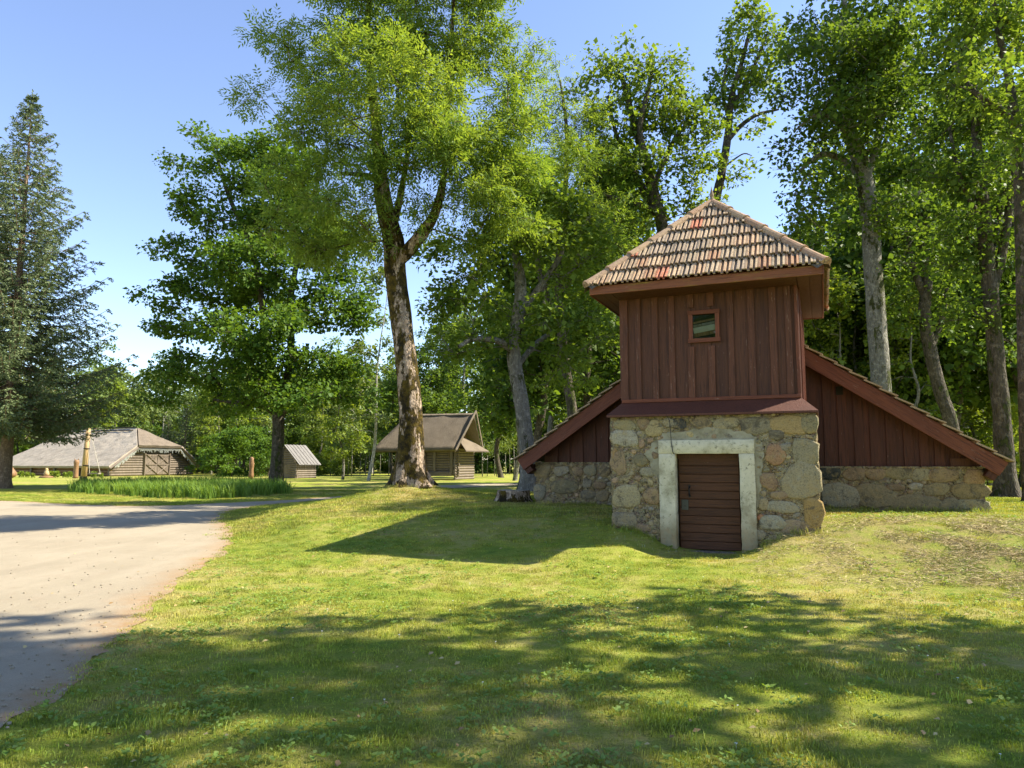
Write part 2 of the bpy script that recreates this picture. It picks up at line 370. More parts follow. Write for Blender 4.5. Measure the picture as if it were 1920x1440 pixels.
def height(x, y):
    x = np.asarray(x, float); y = np.asarray(y, float)
    h = _h0(x, y); d = poly_dist(x, y, DR); ins = in_poly(x, y, DR)
    k = np.where(ins, 0, sm(d / 1.6))
    return h * k - np.where(ins, .022 * sm(d / .3), 0)
def hz(x, y): return float(height(np.array([x]), np.array([y]))[0])

def axis(lo, hi, c0, c1, fine_, grow):
    a = list(np.arange(c0, c1 + fine_, fine_)); s = fine_
    while a[-1] < hi: s *= grow; a.append(a[-1] + s)
    s = fine_
    while a[0] > lo: s *= grow; a.insert(0, a[0] - s)
    return np.array(a)
ax = axis(-700, 700, -13, 14, .13, 1.10); ay = axis(-60, 900, 2, 22, .13, 1.09)
GX, GY = np.meshgrid(ax, ay); GZ = height(GX, GY)
near = (GY < 24) & (abs(GX) < 15)
w_, d_ = to_b(GX, GY)
dryz = np.exp(-((w_ - 2.8) / 3.4) ** 4) * np.exp(-((d_ - 12.7) / 2.1) ** 4)
dryz = np.maximum(dryz, .7 * np.exp(-(((GX - ASH[0]) ** 2 + (GY - ASH[1] + 1) ** 2) / 12.0)))
dryz = np.maximum(dryz, .6 * np.exp(-(((w_ - 3.2) / 1.6) ** 2 + ((d_ - 9.7) / 1.0) ** 2)))
rough_ = np.array([mnoise.noise(Vector((x * 3.1, y * 3.1, 0))) for x, y in zip(GX.ravel(), GY.ravel())]).reshape(GX.shape)
GZ = GZ + np.where(near, rough_ * (.010 + .05 * dryz), 0)
nx, ny = len(ax), len(ay)
idx = np.arange(nx * ny).reshape(ny, nx)
Fq = np.stack([idx[:-1, :-1], idx[:-1, 1:], idx[1:, 1:], idx[1:, :-1]], -1).reshape(-1, 4)
me = np_mesh('ground', np.stack([GX, GY, GZ], -1).reshape(-1, 3), Fq, M['lawn'], True)
a_ = me.attributes.new('dry', 'FLOAT', 'POINT'); a_.data.foreach_set('value', dryz.ravel().astype(np.float32))
tag(link('ground', me), 'mown grass lawn with straw patches and a low bank', None, None, 'structure')

# gravel drive sheet: grid clipped to a ragged outline
ex = np.arange(-37, 3.0, .22); ey = np.arange(1.0, 48, .22)
def drive_sheet():
    # dense boundary with noise, triangulated with interior points
    pts = []
    n = len(DR)
    for i in range(n):
        a = DR[i]; b = DR[(i + 1) % n]; L = np.linalg.norm(b - a); k = max(1, int(L / .12))
        nrm = np.array([b[1] - a[1], a[0] - b[0]]) / (L + 1e-9)
        for j in range(k):
            p = a + (b - a) * j / k
            o = .10 * mnoise.noise(Vector((p[0] * 1.1, p[1] * 1.1, 3))) + .05 * mnoise.noise(Vector((p[0] * 4, p[1] * 4, 9))) + .04 * mnoise.noise(Vector((p[0] * 15, p[1] * 15, 5)))
            pts.append(p + nrm * o * (1.6 if p[1] < 24 else 1.0))
    P = np.array(pts); B = len(P)
    gx, gy = np.meshgrid(np.arange(-36, 2.5, .4), np.arange(1.5, 47, .4)); gx = gx.ravel(); gy = gy.ravel()
    m = in_poly(gx, gy, P) & (poly_dist(gx, gy, DR) > .3)
    from mathutils.geometry import delaunay_2d_cdt
    vv = [Vector(p) for p in P] + [Vector((x, y)) for x, y in zip(gx[m], gy[m])]
    r = delaunay_2d_cdt(vv, [(i, (i + 1) % B) for i in range(B)], [], 1, 1e-5)
    xy = np.array([(v.x, v.y) for v in r[0]])
    e = np.exp(-poly_dist(xy[:, 0], xy[:, 1], DR) / .16)
    me = mesh('gravel_drive', [(x, y, .003) for x, y in xy], [tuple(f) for f in r[2]], M['gravel'], True)
    a_ = me.attributes.new('edge', 'FLOAT', 'POINT'); a_.data.foreach_set('value', e.astype(np.float32))
    me.flip_normals() if me.polygons[0].normal.z < 0 else None
    return me
tag(link('path', drive_sheet()), 'pale sandy gravel drive sweeping from the left behind the big ash tree', None, None, 'structure')
# far strip of track seen beyond the ash
t0 = [ground_at(800, 915, .12), ground_at(880, 912, .12), ground_at(980, 909, .12), ground_at(1000, 905, .12), ground_at(900, 907, .12), ground_at(800, 911, .12)]
tm = []
for i, p in enumerate(t0): tm.append((p.x, p.y, hz(p.x, p.y) + .03))
SUBT = MB(); SUBT.add(tm, [(0, 1, 4, 5), (1, 2, 3, 4)])
o = SUBT.build('path', M['gravel']); tag(o, 'strip of sandy track crossing the lawn behind the ash', None, None, 'structure')

# ------------------------------------------------------------------ trees
def tubes(P, par, rad, sides=5):
    """one frustum for each edge of a skeleton"""
    i = np.where(par >= 0)[0]; a = P[par[i]]; b = P[i]; ra = np.minimum(rad[par[i]], rad[i] * 1.35); rb = rad[i]
    d = b - a; L = np.linalg.norm(d, axis=1, keepdims=True) + 1e-9; d = d / L
    ref = np.where(abs(d[:, 2:3]) > .9, np.array([[1., 0, 0]]), np.array([[0, 0, 1.]]))
    u = np.cross(d, ref); u /= np.linalg.norm(u, axis=1, keepdims=True); v = np.cross(d, u)
    b = b + d * rb[:, None] * .5
    th = np.arange(sides) * 2 * np.pi / sides
    ring = u[:, None, :] * np.cos(th)[None, :, None] + v[:, None, :] * np.sin(th)[None, :, None]
    VA = a[:, None, :] + ring * ra[:, None, None]; VB = b[:, None, :] + ring * rb[:, None, None]
    V = np.concatenate([VA, VB], 1); n = len(i); k = np.arange(sides); k2 = (k + 1) % sides
    F = np.stack([k, k2, k2 + sides, k + sides], -1)[None] + (np.arange(n) * 2 * sides)[:, None, None]
    return V.reshape(-1, 3), F.reshape(-1, 4)
def leaf_quads(C, D, N, L, Wd):
    """rhombic leaves: base C, axis D, normal N, lengths L, widths Wd"""
    Sd = np.cross(D, N); Sd /= np.linalg.norm(Sd, axis=1, keepdims=True) + 1e-9
    N2 = np.cross(Sd, D)
    m = C + D * (L * .45)[:, None]
    V = np.stack([C, m + Sd * (Wd * .5)[:, None] + N2 * (Wd * .18)[:, None], C + D * L[:, None], m - Sd * (Wd * .5)[:, None] + N2 * (Wd * .18)[:, None]], 1)
    n = len(C)
    return V.reshape(-1, 3), np.arange(4 * n).reshape(n, 4)
def unit(a): return a / (np.linalg.norm(a, axis=1, keepdims=True) + 1e-9)
def make_leaves(tips, dirs, per, spread, flat, size, kind, g):
    n = len(tips) * per
    C = np.repeat(tips, per, 0); Dm = np.repeat(dirs, per, 0)
    off = g.normal(size=(n, 3)); off /= np.linalg.norm(off, axis=1, keepdims=True); off *= (g.random((n, 1)) ** .55) * spread
    off[:, 2] *= flat
    C = C + off
    out = unit(off + Dm * spread * .4 + g.normal(size=(n, 3)) * .3 * spread)
    D = unit(out * .8 + g.normal(size=(n, 3)) * .55 + np.array([0, 0, -.25]))
    N = unit(g.normal(size=(n, 3)) * .55 + np.array([0, 0, 1.0]))
    if kind == 'compound':      # pinnate leaf: leaflets along a drooping axis
        k = 7; Ls = size * g.uniform(.7, 1.25, n)
        Sd = unit(np.cross(D, N)); Vs = []; Fs = []; b = 0
        for j in range(k):
            if j == k - 1: base = C + D * (Ls * 3.1)[:, None]; dd = D
            else:
                s = 1 if j % 2 else -1; tt = .6 + (j // 2) * .95
                base = C + D * (Ls * tt)[:, None]; dd = unit(D * .62 + Sd * s * .8)
            dd = unit(dd + g.normal(size=(n, 3)) * .12 + np.array([0, 0, -.12]))
            V, F = leaf_quads(base, dd, N, Ls * 1.35, Ls * .46)
            Vs.append(V); Fs.append(F + b); b += len(V)
        return np.concatenate(Vs), np.concatenate(Fs)
    Ls = size * np.clip(np.exp(g.normal(size=n) * .32), .45, 1.8)
    return leaf_quads(C, D, N, Ls, Ls * g.uniform(.6, .95, n))
def catmull(pts, step):
    P = [Vector(p) for p in pts]; Q = [P[0] * 2 - P[1]] + P + [P[-1] * 2 - P[-2]]; out = []; prm = []
    for i in range(1, len(Q) - 2):
        n = max(1, int((Q[i + 1] - Q[i]).length / step))
        for k in range(n):
            s = k / n; a, b, c, d = Q[i - 1], Q[i], Q[i + 1], Q[i + 2]
            out.append(.5 * ((2 * b) + (c - a) * s + (2 * a - 5 * b + 4 * c - d) * s * s + (3 * b - a - 3 * c + d) * s ** 3)); prm.append(i - 1 + s)
    out.append(P[-1]); prm.append(len(P) - 1)
    return out, prm
def trunk_mesh(stems, sides=14, flare=0.0, rough=.06, seed=0.):
    """stems: list of (points, radii)"""
    Vs = []; Fs = []; b = 0
    for si, (pts, rr) in enumerate(stems):
        P, prm = catmull(pts, max(.12, rr[0] * .5)); rad = np.interp(prm, range(len(rr)), rr)
        ref = Vector((.2, 1, .05)); th = np.arange(sides) * 2 * math.pi / sides
        for i, p in enumerate(P):
            d = (P[min(i + 1, len(P) - 1)] - P[max(i - 1, 0)]).normalized(); a = d.cross(ref).normalized(); c = d.cross(a)
            for t_ in th:
                r_ = rad[i]
                if si == 0 and flare:
                    hh = p.z - P[0].z
                    r_ *= 1 + flare * math.exp(-hh / (rr[0] * 1.0)) * (.62 + .38 * math.sin(t_ * 5 + seed) + .2 * math.sin(t_ * 3 + 1))
                q = p + (a * math.cos(t_) + c * math.sin(t_)) * r_
                nn = mnoise.noise(Vector((q.x * 2.5, q.y * 2.5, q.z * 1.6 + seed))) + .5 * mnoise.noise(Vector((q.x * 9, q.y * 9, q.z * 3.5 + seed)))
                Vs.append(q + (q - p).normalized() * nn * rough * (rad[i] ** .7))
        k = np.arange(sides); k2 = (k + 1) % sides; n = len(P)
        F = np.stack([k, k2, k2 + sides, k + sides], -1)[None] + (b + np.arange(n - 1) * sides)[:, None, None]
        Fs.append(F.reshape(-1, 4)); b += n * sides
    return np.array([tuple(v) for v in Vs]), np.concatenate(Fs)
TREE_TRIS = [0]
def grow_tree(name, base, stems, blobs, leafm, barkm, size=.14, per=70, spread=.75, flat=.6, kind='leaf', cl_density=.32, seed=1,
              label=None, cat='tree', group=None, flare=.9, tipr=.012, sides=14, twig=.8, shell=.35, lowpen=.8):
    """stems: [(pts, radii)] world; blobs: [(centre, rx, ry, rz)] world. Crown clusters are wired to the skeleton."""
    g = np.random.default_rng(seed); base = Vector(base)
    P = []; par = []; fix = []; lvl = []
    stem_nodes = []
    for si, (pts, rr) in enumerate(stems):
        Q, prm = catmull(pts, .6); rad = np.interp(prm, range(len(rr)), rr); start = len(P)
        for i, q in enumerate(Q):
            P.append(tuple(q)); fix.append(rad[i]); lvl.append(0)
            par.append(-1 if i == 0 else len(P) - 2)
    ns = len(P)
    tg = []
    for (c, rx, ry, rz) in blobs:
        n = max(2, int(cl_density * 4.19 * rx * ry * rz / (spread ** 3 * max(flat, .4)) * 1.0))
        n = min(n, 90)
        v = g.normal(size=(n, 3)); v /= np.linalg.norm(v, axis=1, keepdims=True); v *= (shell + (1 - shell) * g.random((n, 1))) ** .6
        tg.append(np.array(c) + v * np.array([rx, ry, rz]))
    T = np.concatenate(tg)
    Parr = np.zeros((ns + len(T) * 14, 3)); Parr[:ns] = np.array(P); cnt = ns
    d0 = np.min(np.linalg.norm(T[:, None, :] - Parr[None, :ns], axis=2), 1); order = np.argsort(d0)
    tips = []; dirs = []; minz = base.z + 1.2
    low = np.zeros(len(Parr)); thin_ok = np.ones(len(Parr), bool)
    for k in order:
        q = T[k]; A = Parr[:cnt]; dv = q - A; dd = np.linalg.norm(dv, axis=1)
        cost = dd + lowpen * np.maximum(0, A[:, 2] - q[2] + .1 * dd) + .25 * (np.arange(cnt) >= ns) * .0 + np.where(A[:, 2] < minz, 4.0, 0)
        j = int(np.argmin(cost)); a = A[j].copy(); L = dd[j]
        if par[j] >= 0: tang = unit((a - Parr[par[j]])[None])[0]
        else: tang = np.array([0, 0, 1.])
        m = int(max(1, min(12, round(L / .55)))); c1 = a + (tang * .35 + np.array([0, 0, .25])) * L * .45
        prev = j; pp = a
        for s in range(1, m + 1):
            tt = s / m; pt = (1 - tt) ** 2 * a + 2 * tt * (1 - tt) * c1 + tt * tt * q
            if s < m: pt = pt + g.normal(size=3) * .07 * min(L, 3) ** .5
            Parr[cnt] = pt; par.append(prev); fix.append(0); prev = cnt; cnt += 1; last = pt - pp; pp = pt
        tips.append(q); dirs.append(last / (np.linalg.norm(last) + 1e-9))
        # fine twigs round the tip
    tips = np.array(tips); dirs = np.array(dirs)
    nt = 5; tw = np.repeat(tips, nt, 0) + unit(g.normal(size=(len(tips) * nt, 3)) + np.repeat(dirs, nt, 0)) * spread * twig * np.array([1, 1, max(flat, .4)])
    par = np.array(par); cntA = cnt
    # pipe model
    loads = np.zeros(cnt); child = np.bincount(par[par >= 0], minlength=cnt)
    loads[child == 0] = 1
    for i in range(cnt - 1, -1, -1):
        if par[i] >= 0: loads[par[i]] += loads[i]
    rad = tipr * np.maximum(loads, 1) ** .46
    fx = np.array(fix); rad = np.where(fx > 0, np.where(fx > 0, fx, rad), rad)
    # branches must not be thicker than what they grow from
    for i in range(ns, cnt): rad[i] = min(rad[i], rad[par[i]] * .8 if par[i] < ns else rad[par[i]])
    bp = par.copy(); bp[:ns] = -1
    V1, F1 = tubes(Parr[:cnt], bp, rad, 6)
    # twigs
    tipidx = np.where(child[:cnt] == 0)[0]
    tp = Parr[:cnt]
    allP = np.concatenate([tips, tw]); tpar = np.concatenate([-np.ones(len(tips), int), np.repeat(np.arange(len(tips)), nt)])
    V2, F2 = tubes(allP, tpar, np.concatenate([np.full(len(tips), tipr), np.full(len(tw), tipr * .5)]), 3)
    V0, F0 = trunk_mesh(stems, sides, flare, seed=seed * 1.3)
    b = np.array(base)
    root = empty(name, base, 0, label, cat, group)
    o1 = link('trunk', np_mesh('trunk', V0 - b, F0, barkm, True), root)
    V = np.concatenate([V1, V2]); F = np.concatenate([F1, F2 + len(V1)])
    o2 = link('branch', np_mesh('branch', V - b, F, barkm, True), root)
    VL, FL = make_leaves(tips, dirs, per, spread, flat, size, kind, g)
    o3 = link('crown', np_mesh('crown', VL - b, FL, leafm), root); o3['kind'] = 'stuff'; o2['kind'] = 'stuff'
    TREE_TRIS[0] += 2 * (len(FL) + len(F) + len(F0))
    return root
def copy_tree(o, loc=None, rz=0, s=1, parent=None, label=None, group=None):
    c = o.copy(); COL.objects.link(c)
    if parent: c.parent = parent
    for ch in o.children: copy_tree(ch, parent=c)
    if loc is not None: c.location = loc; c.rotation_euler = (0, 0, rz); c.scale = (s, s, s) if not isinstance(s, tuple) else s
    if label: c['label'] = label
    if group: c['group'] = group
    return c
def px_stems(Y, stems, dy=None):
    out = []
    for st in stems:
        out.append(([at(x, y, Y + (e[0] if e else 0)) for (x, y, r, *e) in st], [r * Y / FPX for (x, y, r, *e) in st]))
    return out
def px_blobs(Y, bl):
    k = Y / FPX
    return [(at(x, y, Y + (e[0] if e else 0)), rx * k, max(rx, ry) * k, ry * k) for (x, y, rx, ry, *e) in bl]
def hero(name, Y, stems, blobs, *a, **kw):
    st = px_stems(Y, stems); p0 = st[0][0][0]; z = hz(p0.x, p0.y)
    st[0][0][0] = Vector((p0.x, p0.y, z - .1))
    return grow_tree(name, (p0.x, p0.y, z), st, px_blobs(Y, blobs), *a, **kw)

hero('ash_tree', 21.0,
     [[(772, 915, 27), (770, 880, 25), (771, 820, 23), (768, 740, 22), (757, 640, 20), (747, 560, 20), (740, 500, 20), (738, 450, 20), (722, 390, 17), (712, 320, 14), (706, 240, 10, .3), (694, 140, 7.5, .4), (690, 40, 5.5, .4), (700, -80, 4)],
      [(744, 492, 12), (765, 470, 13, -.2), (790, 440, 12, -.4), (815, 400, 9, -.5), (832, 330, 6.5, -.4), (838, 230, 5.5), (842, 120, 4.5), (850, 20, 3.5), (850, -80, 3)],
      [(738, 420, 8), (750, 370, 6.5, .5), (765, 280, 5, .9), (770, 180, 4, 1.2), (800, 60, 3, 1.3)],
      [(715, 350, 6), (690, 330, 5, -.8), (640, 325, 3, -1.4)]],
     [(590, 90, 80, 90), (700, 20, 120, 100, .5), (840, 20, 120, 100), (940, 110, 80, 90), (560, 210, 70, 60), (530, 340, 60, 80), (600, 300, 80, 80, .8), (640, 230, 90, 80, -1.6), (660, 130, 90, 70, -1),
      (770, 170, 110, 90, -1.3), (790, 110, 120, 80, 1), (880, 220, 100, 90, -.5), (960, 260, 90, 80), (940, 370, 90, 60), (620, 420, 90, 60, .5), (570, 430, 60, 45, .5), (690, 400, 60, 50, 1.0), (660, 350, 80, 60, -1.5), (800, 300, 80, 60, -1.8), (860, 400, 100, 50, -.3), (900, 340, 90, 70, .9), (850, 450, 50, 28),
      (740, 235, 80, 70, -2.2), (690, 190, 70, 60, -2), (840, 250, 90, 70, -2.2), (900, 300, 90, 70, -1.8), (810, 380, 60, 40, -1.6), (930, 400, 70, 45), (1000, 300, 50, 60), (640, 460, 80, 40, -.5), (560, 380, 60, 60, -.8), (540, 450, 50, 35), (700, 300, 60, 40, -2.4), (760, -110, 200, 80), (660, -60, 140, 70), (900, -60, 120, 70), (470, 180, 26, 30), (505, 60, 25, 25), (990, 110, 40, 40), (620, 480, 50, 20)],
     M['leaf_ash'], M['bark_ash'], size=.105, per=50, spread=.64, flat=.5, kind='compound', cl_density=.15, seed=11, flare=1.1, sides=26, tipr=.010,
     label='big ash with mossy leaning trunk on a grassy mound in mid lawn')
hero('maple_tree', 46.0,
     [[(516, 905, 13), (520, 860, 11.5), (522, 790, 11), (521, 740, 10.5), (510, 690, 8), (498, 620, 7), (487, 540, 6), (470, 460, 5), (430, 370, 4), (405, 290, 2.5)],
      [(522, 745, 9), (540, 700, 7), (546, 630, 6.5), (545, 560, 6), (560, 480, 4.5), (590, 380, 3.5), (600, 300, 2)],
      [(521, 780, 6), (500, 765, 5), (460, 757, 4), (400, 750, 2.5)], [(523, 782, 6), (545, 762, 5.5), (580, 747, 4.5), (640, 745, 3, -2)], [(546, 590, 4), (570, 560, 3.5), (600, 545, 2.5)]],
     [(405, 270, 55, 30), (350, 320, 45, 22), (450, 320, 60, 60), (540, 300, 70, 60), (370, 390, 60, 35), (340, 480, 55, 32), (450, 430, 75, 60), (560, 430, 80, 70), (640, 480, 60, 60), (330, 560, 60, 30), (310, 620, 45, 28),
      (410, 540, 75, 45), (500, 560, 70, 50, 3), (610, 580, 80, 50), (670, 600, 40, 35), (300, 740, 45, 28), (370, 700, 70, 35), (460, 680, 70, 40, -3), (440, 750, 70, 22), (590, 690, 90, 40), (660, 735, 50, 25), (560, 740, 80, 25, -3), (480, 620, 90, 40, -4), (480, 500, 80, 50, -3), (380, 610, 70, 30, 2), (520, 370, 70, 50, -2), (290, 700, 25, 12)],
     M['leaf_maple'], M['bark_dark'], size=.225, per=135, spread=1.15, flat=.55, cl_density=.46, seed=21, tipr=.02, flare=.7,
     label='broad maple with layered dark green crown standing behind the iris bed')
hero('oak_tree', 24.0,
     [[(990, 905, 16), (988, 840, 14), (978, 760, 14), (966, 690, 13.5), (963, 650, 13), (972, 590, 12), (976, 530, 11), (965, 460, 8), (960, 380, 6), (975, 320, 4)],
      [(964, 660, 8), (935, 640, 6.5, -.6), (890, 635, 5, -1.2), (860, 650, 3, -1.5)], [(972, 590, 8), (1010, 540, 6), (1050, 480, 5), (1075, 400, 3)], [(966, 690, 6), (1010, 640, 5, 1), (1060, 610, 4, 1.5)]],
     [(850, 470, 60, 45), (830, 560, 55, 50), (900, 540, 70, 50, -1), (960, 460, 80, 60, -1), (1040, 470, 80, 60), (1090, 540, 60, 60), (880, 650, 60, 40), (850, 640, 50, 35), (1010, 620, 70, 50, -1), (1090, 640, 60, 50, .5), (960, 370, 80, 60), (1040, 390, 80, 50), (1120, 600, 45, 60), (920, 600, 60, 40, 1.5), (1060, 700, 70, 40, 1.5), (1110, 440, 50, 50)],
     M['leaf_oak'], M['bark_grey'], size=.145, per=100, spread=.75, flat=.6, cl_density=.42, seed=31, sides=18,
     label='oak with leaning grey lichened trunk beside the left end of the stone cellar')
hero('ash_tree', 30.0,
     [[(1082, 895, 11), (1076, 800, 10), (1062, 700, 9), (1050, 590, 8.5), (1048, 480, 7), (1060, 360, 5), (1062, 240, 3.5), (1050, 150, 2)],
      [(1042, 600, 8), (1020, 540, 7), (1000, 450, 5), (985, 340, 3.5)], [(1048, 560, 7), (1085, 480, 5), (1110, 380, 4), (1120, 300, 3)]],
     [(1030, 160, 50, 45), (1070, 220, 60, 60), (1010, 250, 70, 60), (1110, 290, 60, 60), (1060, 320, 80, 60, -2), (1140, 370, 50, 60), (980, 340, 60, 50), (1090, 420, 80, 50, -1), (1150, 460, 40, 45), (1010, 430, 60, 50), (1100, 520, 70, 50, 1)],
     M['leaf_ash'], M['bark_dark'], size=.10, per=54, spread=.85, flat=.7, kind='compound', cl_density=.42, seed=41,
     label='tall pale green ash growing right behind the big ash and left of the tower roof')
hero('oak_tree', 31.0,
     [[(1300, 880, 17), (1280, 700, 16), (1262, 540, 14), (1243, 430, 12), (1228, 370, 11), (1212, 310, 10), (1195, 250, 8), (1178, 190, 6), (1165, 140, 4)],
      [(1240, 420, 7), (1205, 355, 7, .4), (1180, 300, 6, .6), (1155, 250, 4), (1140, 180, 3)], [(1212, 320, 7), (1200, 240, 5.5, -.5), (1215, 170, 4.5, -.5), (1225, 120, 3)],
      [(1235, 395, 6), (1180, 380, 5, -.5), (1135, 365, 4, -.8), (1110, 350, 3)], [(1225, 350, 6), (1260, 270, 4.5, .5), (1290, 230, 3.5), (1320, 210, 2.5)]],
     [(1125, 115, 28, 30), (1150, 160, 45, 45), (1215, 115, 30, 28), (1220, 170, 55, 50), (1270, 190, 50, 50), (1160, 230, 60, 45), (1240, 240, 60, 50), (1300, 250, 45, 45), (1150, 300, 50, 40), (1220, 320, 60, 40, -1), (1290, 320, 55, 35), (1130, 370, 45, 35), (1310, 370, 50, 25), (1180, 430, 40, 35), (1330, 300, 25, 25), (1120, 330, 40, 40), (1100, 180, 35, 40), (1185, 90, 28, 24), (1250, 120, 35, 30), (1310, 170, 30, 30), (1340, 240, 30, 35), (1200, 380, 60, 30), (1270, 400, 50, 25)],
     M['leaf_oak'], M['bark_dark'], size=.17, per=64, spread=.70, flat=.75, cl_density=.5, seed=51, twig=1.0,
     label='open-crowned oak with dark forked limbs rising behind the left half of the tower roof')
hero('oak_tree', 33.0,
     [[(1320, 880, 15), (1325, 700, 13), (1330, 520, 11), (1338, 400, 9), (1352, 330, 8), (1364, 260, 7.5), (1372, 180, 6), (1390, 120, 4.5), (1405, 60, 3)],
      [(1366, 262, 5), (1390, 235, 4.5), (1420, 215, 3.5), (1460, 205, 2)], [(1372, 200, 5), (1398, 160, 4), (1420, 110, 3), (1440, 60, 2)], [(1356, 315, 2.5), (1375, 300, 1.8), (1395, 288, 1.2), (1410, 292, .6)], [(1368, 230, 4), (1355, 170, 3), (1365, 110, 2)]],
     [(1400, 40, 40, 35), (1440, 80, 35, 35), (1375, 90, 32, 35), (1410, 130, 40, 35), (1350, 180, 25, 35), (1440, 160, 30, 30), (1400, 190, 35, 25), (1470, 120, 22, 20), (1385, 330, 30, 18), (1350, 230, 22, 20), (1360, 130, 25, 25), (1420, 235, 22, 12)],
     M['leaf_oak'], M['bark_dark'], size=.18, per=60, spread=.62, flat=.75, cl_density=.6, seed=61, twig=1.0,
     label='slender tall oak standing against the sky above the peak of the tower roof')
hero('oak_tree', 26.0,
     [[(1672, 900, 20), (1655, 760, 18), (1645, 620, 17), (1638, 520, 16.5), (1632, 420, 16), (1622, 340, 15.5), (1606, 280, 15), (1588, 230, 11), (1578, 150, 7.5), (1580, 60, 5.5), (1590, -60, 3.5)],
      [(1624, 330, 9), (1645, 270, 7.5), (1655, 180, 6), (1672, 80, 5), (1700, -40, 3)], [(1600, 262, 8), (1565, 225, 6, -1), (1530, 215, 3.5, -1.3), (1490, 245, 1.5)], [(1628, 345, 8), (1580, 300, 6.5, .5), (1540, 290, 5), (1500, 320, 3)], [(1634, 430, 5), (1700, 380, 4, -1), (1750, 340, 3, -1)]],
     [(1540, 50, 55, 55), (1610, 60, 70, 60, 1), (1700, 50, 70, 60), (1530, 150, 45, 40), (1600, 150, 60, 50, -1), (1690, 150, 70, 55), (1520, 260, 40, 30), (1570, 210, 50, 35, -1), (1730, 260, 60, 50), (1560, 340, 50, 35), (1660, 330, 60, 40, 1.5), (1690, 400, 70, 50, -1), (1740, 350, 60, 50, 1), (1480, 330, 40, 30), (1530, 420, 50, 40, 1), (1490, 90, 22, 22), (1478, 180, 22, 20), (1500, 230, 25, 18), (1465, 280, 20, 16), (1590, 100, 90, 70, -2), (1660, 120, 90, 60, -2.2), (1600, 220, 70, 35, -2), (1680, 240, 80, 50, -1.5), (1620, 180, 100, 50, 2), (1650, -90, 130, 60), (1550, -70, 70, 50), (1730, 470, 60, 45, -1), (1500, 380, 45, 30)],
     M['leaf_dark'], M['bark_grey'], size=.15, per=100, spread=.8, flat=.65, cl_density=.62, seed=71, sides=20,
     label='massive pale-trunked tree rising over the right slope of the cellar roof')
hero('oak_tree', 27.5,
     [[(1800, 880, 13), (1784, 800, 12), (1762, 730, 12), (1745, 660, 11.5), (1734, 590, 11), (1738, 520, 10), (1732, 430, 8), (1740, 330, 5), (1755, 230, 3)],
      [(1745, 650, 8), (1765, 600, 6), (1775, 540, 4)], [(1736, 560, 7), (1712, 500, 6), (1700, 430, 4)]],
     [(1700, 500, 50, 45), (1770, 520, 50, 50), (1690, 590, 45, 45, .6), (1780, 600, 45, 40), (1720, 420, 60, 45), (1780, 430, 50, 50), (1740, 330, 60, 50), (1790, 250, 60, 60), (1770, 160, 60, 50)],
     M['leaf_dark'], M['bark_dark'], size=.15, per=100, spread=.78, flat=.6, cl_density=.5, seed=81,
     label='twisted dark trunk tree leaning left, behind the right roof slope')
hero('oak_tree', 21.0,
     [[(1888, 940, 20), (1884, 880, 17), (1878, 780, 15), (1868, 680, 14.5), (1860, 580, 14), (1850, 480, 13.5), (1842, 380, 12), (1832, 280, 9), (1826, 160, 6), (1830, 40, 4)],
      [(1858, 560, 9), (1880, 470, 8), (1893, 380, 7), (1900, 260, 5), (1895, 120, 3)], [(1850, 500, 7), (1870, 420, 6.5, .6), (1880, 330, 5, .8)], [(1845, 430, 6), (1800, 330, 4, -.5), (1780, 240, 3)]],
     [(1800, 130, 70, 60), (1870, 90, 70, 60, .8), (1820, 230, 70, 50), (1890, 230, 60, 60), (1780, 330, 60, 50), (1850, 330, 60, 45, -1), (1910, 350, 50, 50), (1790, 430, 60, 40), (1890, 460, 60, 45), (1820, 500, 60, 40, .5), (1910, 560, 50, 50), (1850, -10, 90, 60), (1800, 590, 50, 35), (1890, 640, 40, 40, 1)],
     M['leaf_dark'], M['bark_dark'], size=.13, per=100, spread=.7, flat=.6, cl_density=.7, seed=91, sides=18,
     label='dark multi-stemmed tree rooted just past the right end of the stone wall')
hero('oak_tree', 18.5,
     [[(1935, 940, 14), (1925, 800, 13), (1920, 600, 12), (1916, 450, 12), (1912, 330, 11), (1902, 220, 9), (1888, 130, 7), (1872, 60, 6), (1862, -20, 4)],
      [(1910, 240, 7), (1870, 200, 6, -.5), (1830, 175, 5, -.8), (1790, 120, 3)], [(1916, 330, 5), (1945, 250, 4)]],
     [(1850, 60, 60, 50), (1800, 80, 50, 50), (1900, 40, 60, 60), (1960, 200, 60, 80), (1950, 380, 50, 60), (1930, 100, 50, 50), (1860, -60, 100, 50), (1960, 550, 40, 60), (1880, 160, 60, 50, -1), (1900, 250, 50, 50, -.8), (1820, 140, 50, 40, -.8)],
     M['leaf_oak'], M['bark_dark'], size=.13, per=95, spread=.62, flat=.6, cl_density=.45, seed=101, sides=16,
     label='grey trunk tree cut by the right edge of the picture')

